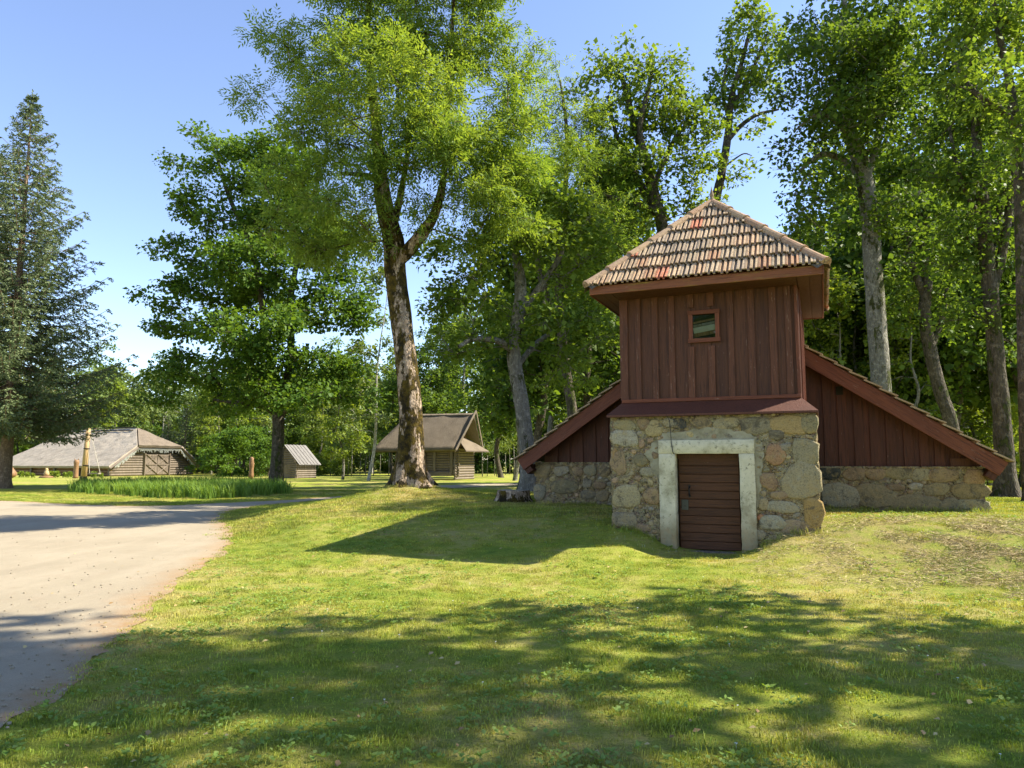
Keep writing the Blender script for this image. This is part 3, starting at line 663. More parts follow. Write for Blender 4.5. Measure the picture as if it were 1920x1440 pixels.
# spruces ------------------------------------------------------------
def spruce(name, base, H, Rb, seed, label, z0=.6, dens=1.0, seg=9, group=None, hang=.10):
    g = np.random.default_rng(seed); Vs = []; Fs = []; b = 0; BP = []; Bpar = []; Brad = []
    nl = int(H / .42); C = []; D = []; N = []; L = []
    for i in range(nl):
        f = i / (nl - 1); z = z0 + (H - z0 - .2) * f
        prof = (1 - f) ** 1.0 * (1 if f > .12 else (.75 + 2 * f))
        nb = int((5 + 3 * (1 - f)) * dens)
        a0 = g.uniform(0, 6.28)
        for k in range(nb):
            if g.random() < .12: continue
            an = a0 + k * 6.283 / nb + g.normal() * .25; Lb = Rb * prof * g.uniform(.62, 1.12) + .2
            up = .42 * f - hang * (1 - f) + g.normal() * .05
            zz = z + g.uniform(-.15, .15); n = max(3, int(Lb / .4)); prev = None
            h = np.array([math.cos(an), math.sin(an), 0]); side = np.array([-h[1], h[0], 0])
            for s in range(n + 1):
                tt = s / n; p = np.array([0, 0, zz]) + h * Lb * tt + np.array([0, 0, Lb * (up * tt - .12 * math.sin(tt * 3.14) + .13 * tt ** 3)])
                BP.append(p); Bpar.append(-1 if s == 0 else len(BP) - 2); Brad.append(.012 + .035 * (Lb / Rb) * (1 - tt))
                if tt > .2:
                    nsub = 4
                    for q in range(nsub):
                        sg = 1 if q % 2 else -1
                        tl = (.30 + .45 * (1 - tt)) * min(1, Lb / 2) * g.uniform(.7, 1.3) + .10
                        dr = h * g.uniform(.35, .8) + side * sg * g.uniform(.3, .9) + np.array([0, 0, -.30 + g.normal() * .18])
                        dr /= np.linalg.norm(dr); p0 = p + h * g.uniform(-.2, .2) * .4
                        m = max(2, int(tl / .09))
                        for u_ in range(m):
                            C.append(p0 + dr * tl * u_ / m); D.append(dr); L.append(.16)
    for q_ in range(34): C.append(np.array([0, 0, H - 1.3 + q_ * .05])); D.append(np.array([0, 0, 1.])); L.append(.14)
    C = np.array(C); D = np.array(D); L = np.array(L); n = len(C)
    out = []
    for rep in range(2):
        dd = unit(D * .9 + g.normal(size=(n, 3)) * .38); out.append((C + g.normal(size=(n, 3)) * .012, dd, L * g.uniform(.7, 1.3, n)))
    Cc = np.concatenate([o[0] for o in out]); Dd = np.concatenate([o[1] for o in out]); Ll = np.concatenate([o[2] for o in out])
    V, F = leaf_quads(Cc, Dd, unit(g.normal(size=(len(Cc), 3)) + np.array([0, 0, .6])), Ll, Ll * .42)
    root = empty(name, base, 0, label, 'tree', group)
    TREE_TRIS[0] += 2 * len(F)
    o = link('crown', np_mesh('crown', V, F, M['needle']), root); o['kind'] = 'stuff'
    V2, F2 = tubes(np.array(BP), np.array(Bpar), np.array(Brad), 4)
    o = link('branch', np_mesh('branch', V2, F2, M['bark_spruce'], True), root); o['kind'] = 'stuff'
    V3, F3 = trunk_mesh([([(0, 0, -.2), (0, 0, H * .3), (0, 0, H * .7), (0, 0, H)], [H * .0155, H * .011, H * .005, .01])], 12, .5)
    link('trunk', np_mesh('trunk', V3, F3, M['bark_spruce'], True), root)
    return root
pS = at(8, 905, 44); spruce('spruce_tree', (pS.x, 44, 0), 24.6, 7.2, 5, 'tall blue-green spruce at the left edge, its tip against open sky', z0=3.9, hang=.13, dens=1.4)
p2 = at(-50, 905, 50); spruce('spruce_tree', (p2.x, 50, 0), 23.5, 5.0, 6, 'second spruce at the left edge, mostly hidden behind the tall one', z0=4.4, hang=.12)
sp = spruce('spruce_tree', (at(345, 880, 96).x, 96, 0), 9.5, 2.3, 8, 'young silvery spruce just right of the barn roof, the leftmost of three', z0=.3, group='young spruces behind the barn')
for x_, H_, lb in ((305, .82, 'young silvery spruce peeping over the barn ridge end'), (375, .88, 'young silvery spruce right of the barn, nearest to the dark bush')):
    copy_tree(sp, (at(x_, 880, 96).x, 97, 0), x_, H_, label=lb)

# generic trees for the wood behind -----------------------------------
def proto(name, H, rw, crown0, leafm, barkm, seed, size, per, ncl=26, trunk_r=.2, spread=1.1, kind='leaf', flat=.6):
    g = np.random.default_rng(seed)
    pts = [(0, 0, -.2)]; x = y = 0
    for i in range(1, 7):
        x += g.normal() * .25; y += g.normal() * .25; pts.append((x, y, H * i / 6 * .95))
    rr = [trunk_r * (1 - i / 6.6) for i in range(7)]
    bl = []
    for i in range(ncl):
        f = g.random(); z = H * (crown0 + (1 - crown0) * f); k = math.sin(min(1, .25 + f * .85) * 3.05) ** .6; a = g.uniform(0, 6.28)
        r_ = rw * k * g.uniform(.25, .85); bl.append((Vector((math.cos(a) * r_, math.sin(a) * r_, z)), rw * .36, rw * .36, rw * .26))
    return grow_tree(name, (0, 0, 0), [(pts, rr)], bl, leafm, barkm, size=size, per=per, spread=spread, flat=flat, cl_density=.24, seed=seed, flare=.6, sides=9, tipr=.02, kind=kind)
protos = {
    'oak': proto('broadleaf_tree', 17, 4.6, .28, M['leaf_dark'], M['bark_dark'], 201, .30, 66, 30, .27),
    'tall': proto('broadleaf_tree', 22, 4.2, .38, M['leaf_oak'], M['bark_grey'], 202, .30, 62, 30, .26),
    'bright': proto('broadleaf_tree', 12, 3.4, .2, M['leaf_bright'], M['bark_grey'], 203, .24, 80, 24, .16, .9),
    'far': proto('broadleaf_tree', 14, 4.2, .12, M['leaf_far'], M['bark_dark'], 204, .40, 50, 30, .2, 1.3),
    'birch': proto('birch_tree', 17, 2.6, .25, M['leaf_far'], M['bark_birch'], 205, .26, 56, 26, .14, .85),
    'bush': proto('bush', 4.6, 3.0, .02, M['leaf_maple'], M['bark_dark'], 206, .20, 130, 24, .08, .8),
    'shrub': proto('bush', 3.2, 2.2, .02, M['leaf_bright'], M['bark_dark'], 207, .17, 100, 20, .06, .7),
}
used = set()
def put(kind, x, y, s=1.0, label=None, group=None, cat='tree', sz=None, rz=None):
    loc = (x, y, hz(x, y)); rz_ = random.uniform(0, 6.28) if rz is None else rz; sc = (s, s, s * (sz or 1))
    if kind not in used:
        used.add(kind); o = protos[kind]; o.location = loc; o.rotation_euler = (0, 0, rz_); o.scale = sc
    else: o = copy_tree(protos[kind], loc, rz_, sc)
    tag(o, label, cat, group)
    if group is None and 'group' in o: del o['group']
    return o
def putp(kind, px, Y, s=1.0, **kw): return put(kind, at(px, 800, Y).x, Y, s, **kw)

ORD = ['leftmost', 'second from the left', 'third from the left', 'fourth from the left', 'fifth from the left', 'sixth from the left', 'seventh from the left', 'eighth from the left', 'ninth from the left', 'tenth from the left', 'eleventh from the left', 'twelfth from the left']
def row(items, what, where, group, cat='tree'):
    """items: (px, Y, kind, scale); one label for each, counted along its row"""
    items = sorted(items)
    for n_, (px, Y, k, s_) in enumerate(items):
        kn = {'oak': 'broad', 'tall': 'tall', 'bright': 'small bright', 'far': 'bushy', 'birch': 'slender pale', 'bush': 'dark', 'shrub': 'low sunlit'}[k]
        o_ = 'rightmost' if n_ == len(items) - 1 else ORD[n_]
        putp(k, px, Y, s_, label='%s %s %s, %s' % (kn, what, where, o_), group=group, cat=cat)
row(((1010, 36, 'oak', .95), (1090, 38, 'oak', 1.05), (1150, 41, 'tall', .9), (1200, 46, 'oak', .95)), 'tree', 'standing in shade just behind the red tower', 'trees of the wood left of the tower')
row(((940, 72, 'oak', 1.0), (965, 60, 'tall', .75), (1040, 46, 'tall', .85), (1120, 52, 'oak', 1.1), (870, 84, 'tall', .9), (805, 82, 'oak', .95), (740, 86, 'oak', .8)), 'tree', 'in the wood beyond the thatched storehouse', 'trees of the wood left of the tower')
row(((1540, 38, 'oak', .8), (1600, 42, 'tall', .95), (1680, 36, 'oak', .95), (1730, 44, 'tall', 1.0), (1790, 36, 'oak', .95), (1850, 42, 'tall', 1.05), (1910, 34, 'oak', 1.05), (1970, 38, 'tall', 1.0), (2060, 36, 'oak', 1.0)), 'tree', 'in the front rank of wood over the right roof', 'trees of the wood right of the tower')
row(((1480, 50, 'oak', .75), (1440, 58, 'oak', .8), (1560, 52, 'oak', 1.0), (1640, 56, 'tall', 1.1), (1720, 58, 'oak', 1.25), (1800, 54, 'tall', 1.1), (1890, 56, 'oak', 1.35), (1990, 52, 'tall', 1.15), (2080, 50, 'tall', 1.1)), 'tree', 'in the back rank of wood over the right roof', 'trees of the wood right of the tower')
row(((1560, 34, 'bright', .8), (1620, 37, 'bright', .9), (1700, 33, 'bright', .75), (1760, 40, 'bright', .95), (1830, 38, 'bright', .8), (1900, 45, 'bright', 1.0), (1520, 40, 'bright', .8)), 'tree', 'under the wood behind the right gable', 'young trees in the wood right of the tower')
def rank(x0, x1, step, Y, kinds, s0, s1, where, grp):
    for i, px in enumerate(range(x0, x1, step)):
        putp(kinds[i % len(kinds)], px + random.uniform(-15, 15), Y + random.uniform(-8, 10), random.uniform(s0, s1), label='tree of the far wood edge ' + where, group=grp)
rank(-160, 420, 52, 106, ('far', 'birch', 'far', 'bright'), .85, 1.1, 'above and beside the barn roof', 'far trees above the barn')
rank(-160, 420, 62, 128, ('far',), 1.1, 1.3, 'above and beside the barn roof', 'far trees above the barn')
rank(420, 760, 40, 104, ('far', 'oak', 'birch', 'far'), .75, 1.0, 'behind the small shed and the birch', 'far trees behind the shed')
rank(420, 760, 44, 126, ('far', 'oak'), .95, 1.15, 'behind the small shed and the birch', 'far trees behind the shed')
rank(760, 1500, 50, 104, ('far', 'oak', 'tall'), .95, 1.3, 'beyond the meadow behind storehouse and tower', 'far trees beyond the meadow')
for x0_, x1_, wh_, gr_ in ((-160, 420, 'above and beside the barn roof', 'far undergrowth above the barn'), (420, 760, 'behind the small shed and the birch', 'far undergrowth behind the shed'), (760, 1500, 'beyond the meadow behind storehouse and tower', 'far undergrowth beyond the meadow'), (1500, 2100, 'deep behind the right roof slope', 'far undergrowth behind the right roof')):
    for i, px in enumerate(range(x0_, x1_, 36)):
        putp('bush', px + random.uniform(-9, 9), (104 if x0_ >= 760 else 116) + random.uniform(-4, 10), random.uniform(1.2, 1.7), label='dark undergrowth bush of the far wood edge ' + wh_, group=gr_, cat='bush')
rank(-200, 2100, 75, 145, ('far', 'oak'), 1.25, 1.5, 'in its deepest rank along the horizon', 'deepest far trees')
rank(1500, 2200, 60, 84, ('far', 'oak', 'tall'), 1.2, 1.5, 'deep behind the right roof slope', 'far trees behind the right roof')
row(((400, 92, 'bright', .9), (450, 88, 'bright', 1.05), (500, 90, 'far', .6), (560, 92, 'oak', .6), (600, 88, 'bright', .9), (628, 92, 'far', .65), (700, 94, 'birch', .7), (735, 98, 'far', .8), (665, 98, 'far', .75)), 'tree', 'at the lawn edge between barn and storehouse', 'trees at the lawn edge')
row(((225, 112, 'birch', .8), (180, 114, 'far', .85), (120, 112, 'birch', .85)), 'tree', 'just over the barn ridge', 'trees at the lawn edge')
row(((412, 84, 'bush', .9), (438, 76, 'bush', 1.0), (470, 82, 'bush', 1.1), (505, 78, 'bush', .85)), 'green bush', 'in the thicket left of the small shed', 'bushes of the dark thicket', 'bush')
row(((350, 94, 'shrub', .9), (600, 84, 'shrub', .7), (640, 80, 'shrub', .7), (575, 88, 'shrub', .9), (615, 92, 'shrub', 1.0), (830, 98, 'shrub', .6)), 'shrub', 'at the lawn edge near the small shed', 'low shrubs by the meadow', 'bush')
row(((1560, 36, 'shrub', .9), (1640, 34, 'shrub', .9), (1720, 36, 'shrub', 1.0), (1500, 42, 'shrub', 1.0), (1800, 40, 'shrub', 1.1), (1870, 44, 'shrub', 1.1)), 'shrub', 'under the trees behind the right gable', 'low shrubs under the wood', 'bush')
putp('bright', 645, 64, .8, label='slim pale-barked tree with bright leaves right of the small shed')
putp('birch', 692, 60, 1.0, label='tall thin birch standing left of the thatched storehouse', sz=1.05)
# thin saplings in the meadow behind the storehouse
gH = ('thin bare-stemmed sapling in the bright meadow behind the storehouse', 'saplings in the meadow')
def sapling():
    mb = MB(); mb.tube([(0, 0, -.1), (.05, 0, 1.5), (0, .05, 3.2)], [.06, .05, .03], 5)
    root = empty('sapling', (0, 0, 0)); mb.build('stem', M['bark_grey'], root, smooth=True)
    g = np.random.default_rng(5); V, F = make_leaves(np.array([[0, 0, 3.4], [.4, .2, 3.9], [-.4, 0, 3.8], [0, 0, 4.4]]), np.array([[0, 0, 1.]] * 4), 60, .8, .8, .2, 'leaf', g)
    o = link('crown', np_mesh('crown', V, F, M['leaf_far']), root); o['kind'] = 'stuff'
    return root
sap = sapling(); first = True
for px in list(range(618, 735, 11)) + list(range(905, 1000, 10)):
    Y = 84 + random.uniform(-8, 8); x = at(px + random.uniform(-4, 4), 800, Y).x; loc = (x, Y, hz(x, Y))
    if first: sap.location = loc; o = sap; first = False
    else: o = copy_tree(sap, loc, random.uniform(0, 6), random.uniform(.7, 1.2))
    tag(o, gH[0], 'tree', gH[1])
# trees of the same wood standing right of the camera: they throw the shade on the near lawn
shade_lab = ['slender tree right of the lawn beyond the picture edge, the one nearest the cellar', 'slender tree farthest right of the lawn, beyond the picture edge', 'tall tree closest to the lawn beyond the right picture edge', 'slender tree standing nearest the camera beyond the right picture edge']
for (x, y, s, k), lb in zip(((19.5, 6.6, .75, 'birch'), (25.0, 3.9, .75, 'birch'), (11.6, 6.3, .85, 'tall'), (14.5, 3.2, 1.0, 'birch')), shade_lab):
    put(k, x, y, s, label=lb)
for (x, y, s, k), lb in zip(((-9, -16, 1.0, 'oak'), (-16, -19, 1.1, 'oak'), (-3, -22, 1.0, 'tall'), (-22, -14, 1.0, 'oak')), ('oak behind the camera, seen only in the window pane', 'second oak behind the camera left of the first', 'tall tree behind the camera, farthest back', 'oak far to the left behind the camera')):
    put(k, x, y, s, label=lb)


# ------------------------------------------------------------------ the stone cellar with its tower
# local frame: x along the front (to the right), y away from the camera, z up. w,D are the distances used below.
OW, OD = -1.85, 16.0
ox, oy = from_b(OW, OD); OZ = 0.0
cellar = empty('cellar_house', (ox, oy, OZ), -AZB, 'stone cellar house with dark red board tower and tiled pyramid roof', 'cellar house')
def L(w, d, z): return Vector((w - OW, d - OD, z))
def part(mb, name, m, parent=None, **kw): return mb.build(name, m, parent or cellar, **kw)
def board(name, m, parent, xs, zs, d, th, warp=.004, bevel=.004):
    """vertical board: xs=(w0,w1) zs=(zbl,zbr,ztl,ztr); front face at depth d"""
    w0, w1 = xs; zbl, zbr, ztl, ztr = zs; c = L((w0 + w1) / 2, d, min(zbl, zbr)); hw = (w1 - w0) / 2; z0 = min(zbl, zbr)
    j = [random.uniform(-warp, warp) for _ in range(6)]
    bv = bevel
    ring = lambda zl, zr, k: [(-hw + j[k], th, zl), (-hw + j[k], bv + j[k + 1], zl), (-hw + bv + j[k], j[k + 1], zl + (zr - zl) * bv / (2 * hw)), (hw - bv + j[k], j[k + 1], zr), (hw + j[k], bv + j[k + 1], zr), (hw + j[k], th, zr)]
    mb = MB(); r0 = ring(zbl - z0, zbr - z0, 0); r1 = ring((zbl + ztl) / 2 - z0, (zbr + ztr) / 2 - z0, 2); r2 = ring(ztl - z0, ztr - z0, 4)
    f = [(0, 1, 2, 3, 4, 5)[::-1], tuple(range(12, 18))]
    for b in (0, 6):
        for i in range(6): f.append((b + i, b + (i + 1) % 6, b + 6 + (i + 1) % 6, b + 6 + i))
    mb.add(r0 + r1 + r2, f)
    return mb.build(name, m, parent, loc=c)
def beam(name, m, parent, p0, p1, wdt, th, up=Vector((0, 0, 1)), bevel=.006):
    """beam from p0 to p1 (local); wdt measured along 'up', th along the third axis; local Z is the length"""
    p0 = Vector(p0); p1 = Vector(p1); z = (p1 - p0); Ln = z.length; z.normalize(); y = z.cross(up).normalized(); x = y.cross(z).normalized()
    mb = MB().box(-wdt / 2, wdt / 2, -th / 2, th / 2, 0, Ln)
    o = mb.build(name, m, parent, bevel=bevel)
    o.matrix_basis = Matrix.Translation(p0) @ Matrix((x, y, z)).transposed().to_4x4()
    return o
# --- stones
def stone_mesh(rx, rz, bulge, g, n=12, sq=.0, sink=.05):
    ph = g.uniform(0, 6.28); a1, a2, a3 = g.uniform(.02, .12), g.uniform(.02, .10), g.uniform(.0, .06); rj = g.normal(size=n) * .045
    v = []; rings = [(1.0, sink), (.985, -.35 * bulge), (.88, -.80 * bulge), (.5, -1.0 * bulge)]
    for s, y in rings:
        for k in range(n):
            t_ = k * 6.2832 / n; r_ = 1 + a1 * math.cos(2 * t_ + ph) + a2 * math.cos(3 * t_ + ph * 2) + a3 * math.cos(5 * t_ + ph) + rj[k]
            cx, sz_ = math.cos(t_), math.sin(t_); e = 1 - sq * .45
            cx = math.copysign(abs(cx) ** e, cx); sz_ = math.copysign(abs(sz_) ** e, sz_)
            jy = g.normal() * bulge * .10 if s < .9 else 0
            v.append((cx * rx * s * r_, y + jy, sz_ * rz * s * r_))
    v.append((0, -1.0 * bulge, 0)); f = []
    for r_ in range(3):
        for k in range(n): f.append((r_ * n + k, (r_ + 1) * n + k, (r_ + 1) * n + (k + 1) % n, r_ * n + (k + 1) % n))
    for k in range(n): f.append((3 * n + k, 4 * n, 3 * n + (k + 1) % n))
    return v, [q[::-1] for q in f]
GREY = (.20, .19, .165); TAN = (.40, .32, .17); BROWN = (.20, .125, .085); PINK = (.34, .21, .14); DARKS = (.045, .045, .042); OLIVE = (.22, .20, .12); RUST = (.30, .16, .06)
palette = [GREY, TAN, BROWN, PINK, OLIVE, (.27, .25, .21), (.24, .19, .13), (.17, .15, .12), (.30, .24, .16)]
def add_stone(parent, w, z, d, rx, rz, col, g, sq=.3, bulge=None, rot=0):
    b = bulge if bulge is not None else (.022 + .035 * min(1, min(rx, rz) / .3)) * g.uniform(.5, .9)
    v, f = stone_mesh(rx, rz, b, g, 12 if rx > .07 else 9, sq)
    o = link('stone', mesh('stone', v, f, M['stone'], True), parent, L(w, d, z) - parent_off[parent.name], (0, rot, 0))
    k = g.uniform(1.1, 1.5); q = .35 if max(col) > .06 else 0; av = (.34, .265, .135); o.color = tuple((col[i] * (1 - q) + av[i] * q) * k for i in range(3)) + (1,)
    return o
parent_off = {}
def bhit(px, py, D):
    a = (px - 960) / FPX; b = (720 - py) / FPX
    d = Vector((a, math.cos(PITCH) - math.sin(PITCH) * b, math.sin(PITCH) + math.cos(PITCH) * b))
    den = d.x * BU[0] + d.y * BU[1]; t_ = D / den; P_ = d * t_
    return P_.x * BW[0] + P_.y * BW[1], EYE + P_.z
def rubble_wall(name, w0, w1, z0, z1, D, back, big, inside, g, slots_px=None, mat='mortar', chips=(.022, .05), nfill=900):
    """a mortared wall whose stones are single pieces; big: (px,py,rx_px,ry_px,colour,sq) at plane D"""
    nx_ = int((w1 - w0) / .06); nz_ = int((z1 - z0) / .06)
    v = []; f = []; ids = {}
    for i in range(nx_ + 1):
        for k in range(nz_ + 1):
            w = w0 + (w1 - w0) * i / nx_; z = z0 + (z1 - z0) * k / nz_
            e = .012 if 0 < i < nx_ else .03
            q = mnoise.noise(Vector((w * 5, z * 5, D))) * .018 + mnoise.noise(Vector((w * 14, z * 14, D))) * .012
            jx = mnoise.noise(Vector((w * 3, z * 6, 4))) * .03 if i in (0, nx_) else 0
            ids[i, k] = len(v); v.append(L(w + jx, D + q, z))
    for i in range(nx_):
        for k in range(nz_):
            wc = w0 + (w1 - w0) * (i + .5) / nx_; zc = z0 + (z1 - z0) * (k + .5) / nz_
            if inside(wc, zc): f.append((ids[i, k], ids[i + 1, k], ids[i + 1, k + 1], ids[i, k + 1]))
    # side and top returns
    for i in (0, nx_):
        for k in range(nz_):
            a, b = ids[i, k], ids[i, k + 1]; n0 = len(v); v += [v[a] + Vector((0, back, 0)), v[b] + Vector((0, back, 0))]
            f.append((a, b, n0 + 1, n0) if i == 0 else (a, n0, n0 + 1, b))
    for i in range(nx_):
        a, b = ids[i, nz_], ids[i + 1, nz_]; n0 = len(v); v += [v[a] + Vector((0, back, 0)), v[b] + Vector((0, back, 0))]; f.append((a, b, n0 + 1, n0))
    wall = link(name, mesh(name, v, f, M[mat], True), cellar); parent_off[wall.name] = Vector((0, 0, 0))
    placed = []
    for (px, py, rx, ry, col, sq, *rt) in big:
        w, z = bhit(px, py, D); k = D / FPX * 1.0
        rxm = rx * k * 1.12; rzm = ry * k * 1.0
        add_stone(wall, w, z, D, rxm, rzm, col, g, sq, rot=R(rt[0]) if rt else 0); placed.append((w, z, rxm, rzm))
    W0 = np.array([p[0] for p in placed]); count = 0; chipsV = MB(); nchip = 0
    pl = list(placed)
    for a in range(nfill):
        big_ = a < nfill * .5
        r_ = g.uniform(.045, .10 if a < nfill * .12 else .07) if big_ else g.uniform(*chips); asp = g.uniform(.55, 1.0)
        w = g.uniform(w0 + r_, w1 - r_); z = g.uniform(z0, z1 - r_ * asp)
        if not (inside(w, z) and inside(w + r_, z) and inside(w - r_, z) and inside(w, z - r_ * asp) and inside(w, z + r_ * asp)): continue
        ok = True
        for (a_, b_, c_, d2) in pl:
            if ((w - a_) / (c_ + r_ * 1.02)) ** 2 + ((z - b_) / (d2 + r_ * asp * 1.05)) ** 2 < 1: ok = False; break
        if not ok: continue
        pl.append((w, z, r_, r_ * asp))
        if r_ > .04:
            add_stone(wall, w, z, D + .004, r_, r_ * asp, palette[int(g.integers(len(palette)))], g, .2, rot=g.uniform(-.5, .5)); count += 1
        else:
            vv, ff = stone_mesh(r_, r_ * asp, r_ * .45, g, 7, 0, .02); ro = g.uniform(-.7, .7); c_ = L(w, D, z)
            chipsV.add([Vector((x * math.cos(ro) + zz * math.sin(ro), y, -x * math.sin(ro) + zz * math.cos(ro))) + c_ for x, y, zz in vv], ff); nchip += 1
    o = chipsV.build('stone_chips', M['stone'], wall, smooth=True); o['kind'] = 'stuff'; o.color = (.27, .21, .14, 1)
    print('rubble', name, len(placed), count, nchip)
    return wall
gs = np.random.default_rng(3)
D1 = 13.1; BW0, BW1 = -3.57, -.07
def in_base(w, z):      # leave out the doorway and its plaster frame
    if -2.66 < w < -1.07 and z < 1.98: return False
    return True
front_big = [
 (1172, 797, 20, 11, OLIVE, .3), (1207, 795, 12, 11, BROWN, .3), (1226, 803, 17, 16, TAN, .2), (1254, 793, 11, 9, (.25, .23, .18), .3), (1273, 795, 13, 11, DARKS, .2), (1316, 792, 15, 13, (.26, .19, .12), .1), (1362, 794, 21, 12, (.32, .28, .18), .3), (1418, 798, 28, 17, (.17, .16, .12), .2), (1480, 796, 33, 17, (.38, .26, .11), .4), (1518, 795, 13, 17, OLIVE, .6),
 (1171, 822, 24, 17, (.30, .285, .235), .8), (1203, 832, 6, 8, PINK, .1), (1160, 868, 14, 24, BROWN, .3), (1152, 855, 6, 16, RUST, .4), (1201, 863, 12, 12, (.14, .13, .085), .0), (1174, 932, 26, 21, (.34, .285, .165), .7), (1222, 930, 15, 16, (.25, .15, .09), .3), (1172, 975, 24, 15, (.15, .13, .10), .5), (1205, 990, 14, 8, BROWN, .3), (1213, 885, 12, 10, (.29, .27, .2), .3),
 (1454, 852, 15, 21, (.38, .19, .11), .3, 12), (1456, 815, 13, 9, (.13, .12, .10), .3), (1510, 848, 22, 24, (.17, .16, .11), .4), (1503, 902, 34, 31, (.28, .25, .165), .15), (1442, 903, 14, 16, (.19, .10, .07), .2), (1462, 928, 14, 8, (.27, .18, .12), .3), (1466, 950, 27, 11, (.25, .24, .18), .3), (1526, 962, 14, 30, (.36, .22, .06), .5), (1427, 970, 7, 5, (.36, .10, .05), .3), (1448, 980, 20, 14, (.32, .32, .25), .3), (1487, 988, 18, 12, (.24, .17, .12), .4), (1472, 838, 9, 8, GREY, .2), (1432, 945, 8, 12, (.28, .22, .13), .3), (1420, 1003, 14, 9, (.30, .27, .2), .3), (1515, 990, 14, 12, BROWN, .3)]
base_wall = rubble_wall('stone_wall', BW0, BW1, -.15, 2.44, D1, 3.7, front_big, in_base, gs, nfill=2600)
# grey render patch round the door frame, ragged edge, a skin 12 mm proud
def patch_pt(w, z, k): return (w + .05 * mnoise.noise(Vector((w * 7, z * 7, k))) + .02 * mnoise.noise(Vector((w * 25, z * 25, k))) - OW, z + .05 * mnoise.noise(Vector((w * 7, z * 7, k + 5))) + .02 * mnoise.noise(Vector((w * 25, z * 25, k + 9))))
def ragged(pts, k):
    out = []
    for a_, b_ in zip(pts[:-1], pts[1:]):
        for i in range(14): t_ = i / 14; out.append(patch_pt(a_[0] + (b_[0] - a_[0]) * t_, a_[1] + (b_[1] - a_[1]) * t_, k))
    return out
mb = MB()
mb.prism(ragged([(-2.66, 1.96), (-2.72, 2.03), (-2.6, 2.12), (-2.2, 2.14), (-1.8, 2.20), (-1.5, 2.17), (-1.15, 2.10), (-1.0, 2.03), (-1.07, 1.96)], 3) + [(-1.07 - OW, 1.955), (-2.66 - OW, 1.955)], D1 - OD - .014, D1 - OD + .03)
mb.prism(ragged([(-2.67, 1.1), (-2.72, 1.3), (-2.86, 1.6), (-2.95, 1.75), (-2.80, 1.9), (-2.67, 2.0)], 6) + [(-2.66 - OW, 1.1)], D1 - OD - .012, D1 - OD + .03)
mb.prism(ragged([(-1.06, 2.0), (-.94, 1.9), (-.93, 1.6), (-.98, 1.2), (-1.0, .9), (-1.06, .7)], 9) + [(-1.07 - OW, 2.0)], D1 - OD - .012, D1 - OD + .03)
part(mb, 'render_patch', M['plaster_grey'])
# door frame of old white plaster: two jambs and a lintel, irregular edges
def rough_block(name, w0, w1, z0, z1, d0, d1, m, inner=None, amp=.012, step=.09):
    nz_ = max(1, int((z1 - z0) / step)); nx_ = max(1, int((w1 - w0) / step)); bm = bmesh.new()
    mb = MB().box(w0 - OW, w1 - OW, d0 - OD, d1 - OD, z0, z1); me_ = mesh(name, mb.v, mb.f, m)
    bm.from_mesh(me_)
    for ax_, n_, lo, hi in ((0, nx_, w0 - OW, w1 - OW), (2, nz_, z0, z1)):
        for i in range(1, n_):
            co = [0, 0, 0]; co[ax_] = lo + (hi - lo) * i / n_; no = [0, 0, 0]; no[ax_] = 1
            bmesh.ops.bisect_plane(bm, geom=bm.verts[:] + bm.edges[:] + bm.faces[:], plane_co=co, plane_no=no)
    for v_ in bm.verts:
        q = v_.co; n1 = mnoise.noise(Vector((q.x * 6, q.y * 6, q.z * 6))); n2 = mnoise.noise(Vector((q.x * 6 + 9, q.y * 6, q.z * 6)))
        v_.co += Vector((n1 * amp, n2 * amp * .6, n1 * amp * .5))
    bmesh.ops.bevel(bm, geom=[e for e in bm.edges if len(e.link_faces) == 2 and e.calc_face_angle(0) > .8], offset=.004, segments=1, affect='EDGES')
    bm.to_mesh(me_); bm.free(); me_.shade_smooth()
    return link(name, me_, cellar)
frame_root = link('door_frame', bpy.data.meshes.new('door_frame'), cellar) if False else None
rough_block('door_jamb', -2.68, -2.40, .02, 1.745, D1 - .055, D1 + .28, M['plaster'])
rough_block('door_jamb', -1.31, -1.06, .05, 1.745, D1 - .055, D1 + .28, M['plaster'])
rough_block('door_lintel', -2.685, -1.055, 1.747, 1.985, D1 - .057, D1 + .28, M['plaster'])
rough_block('door_sill', -2.42, -1.29, -.05, .07, D1 - .02, D1 + .3, M['old_mortar'])
# the door
door = empty('door', L(-2.385, D1 + .19, .08)); door.parent = cellar; door.location = L(-2.385, D1 + .19, .08)
bpy.data.objects.remove(door)
mbk = MB().box(-.53 * 1, .53, 0, .03, 0, 1.66); door = mbk.build('door', M['door'], cellar, loc=L(-1.855, D1 + .21, .08)); parent_off[door.name] = 0
zz = .0
for i in range(11):
    hgt = 1.60 / 11; mb = MB().box(-.045, .0, -hgt / 2 + .006, hgt / 2 - .006, -.51, .51)
    o = mb.build('plank', M['door'], door, bevel=.004)
    o.matrix_basis = Matrix.Translation((0, 0, hgt * (i + .5))) @ Matrix(((0, 0, 1), (1, 0, 0), (0, 1, 0))).to_4x4()
part(MB().box(-2.40 - OW, -1.31 - OW, D1 - OD + .17, D1 - OD + .26, 1.665, 1.742), 'door_head', M['door'], bevel=.004)
MB().box(-.48, -.36, -.058, -.045, .68, .86).build('lock_plate', M['steel'], door, bevel=.003)
lp = door.children[-1]
hb = MB(); hb.tube([(-.335, -.05, .93), (-.335, -.10, .96), (-.335, -.105, 1.06), (-.335, -.05, 1.09)], [.011, .013, .013, .011], 8)
hb.box(-.352, -.318, -.054, -.045, .90, .95); hb.box(-.352, -.318, -.054, -.045, 1.07, 1.12)
hb.build('handle', M['iron'], door, smooth=False)
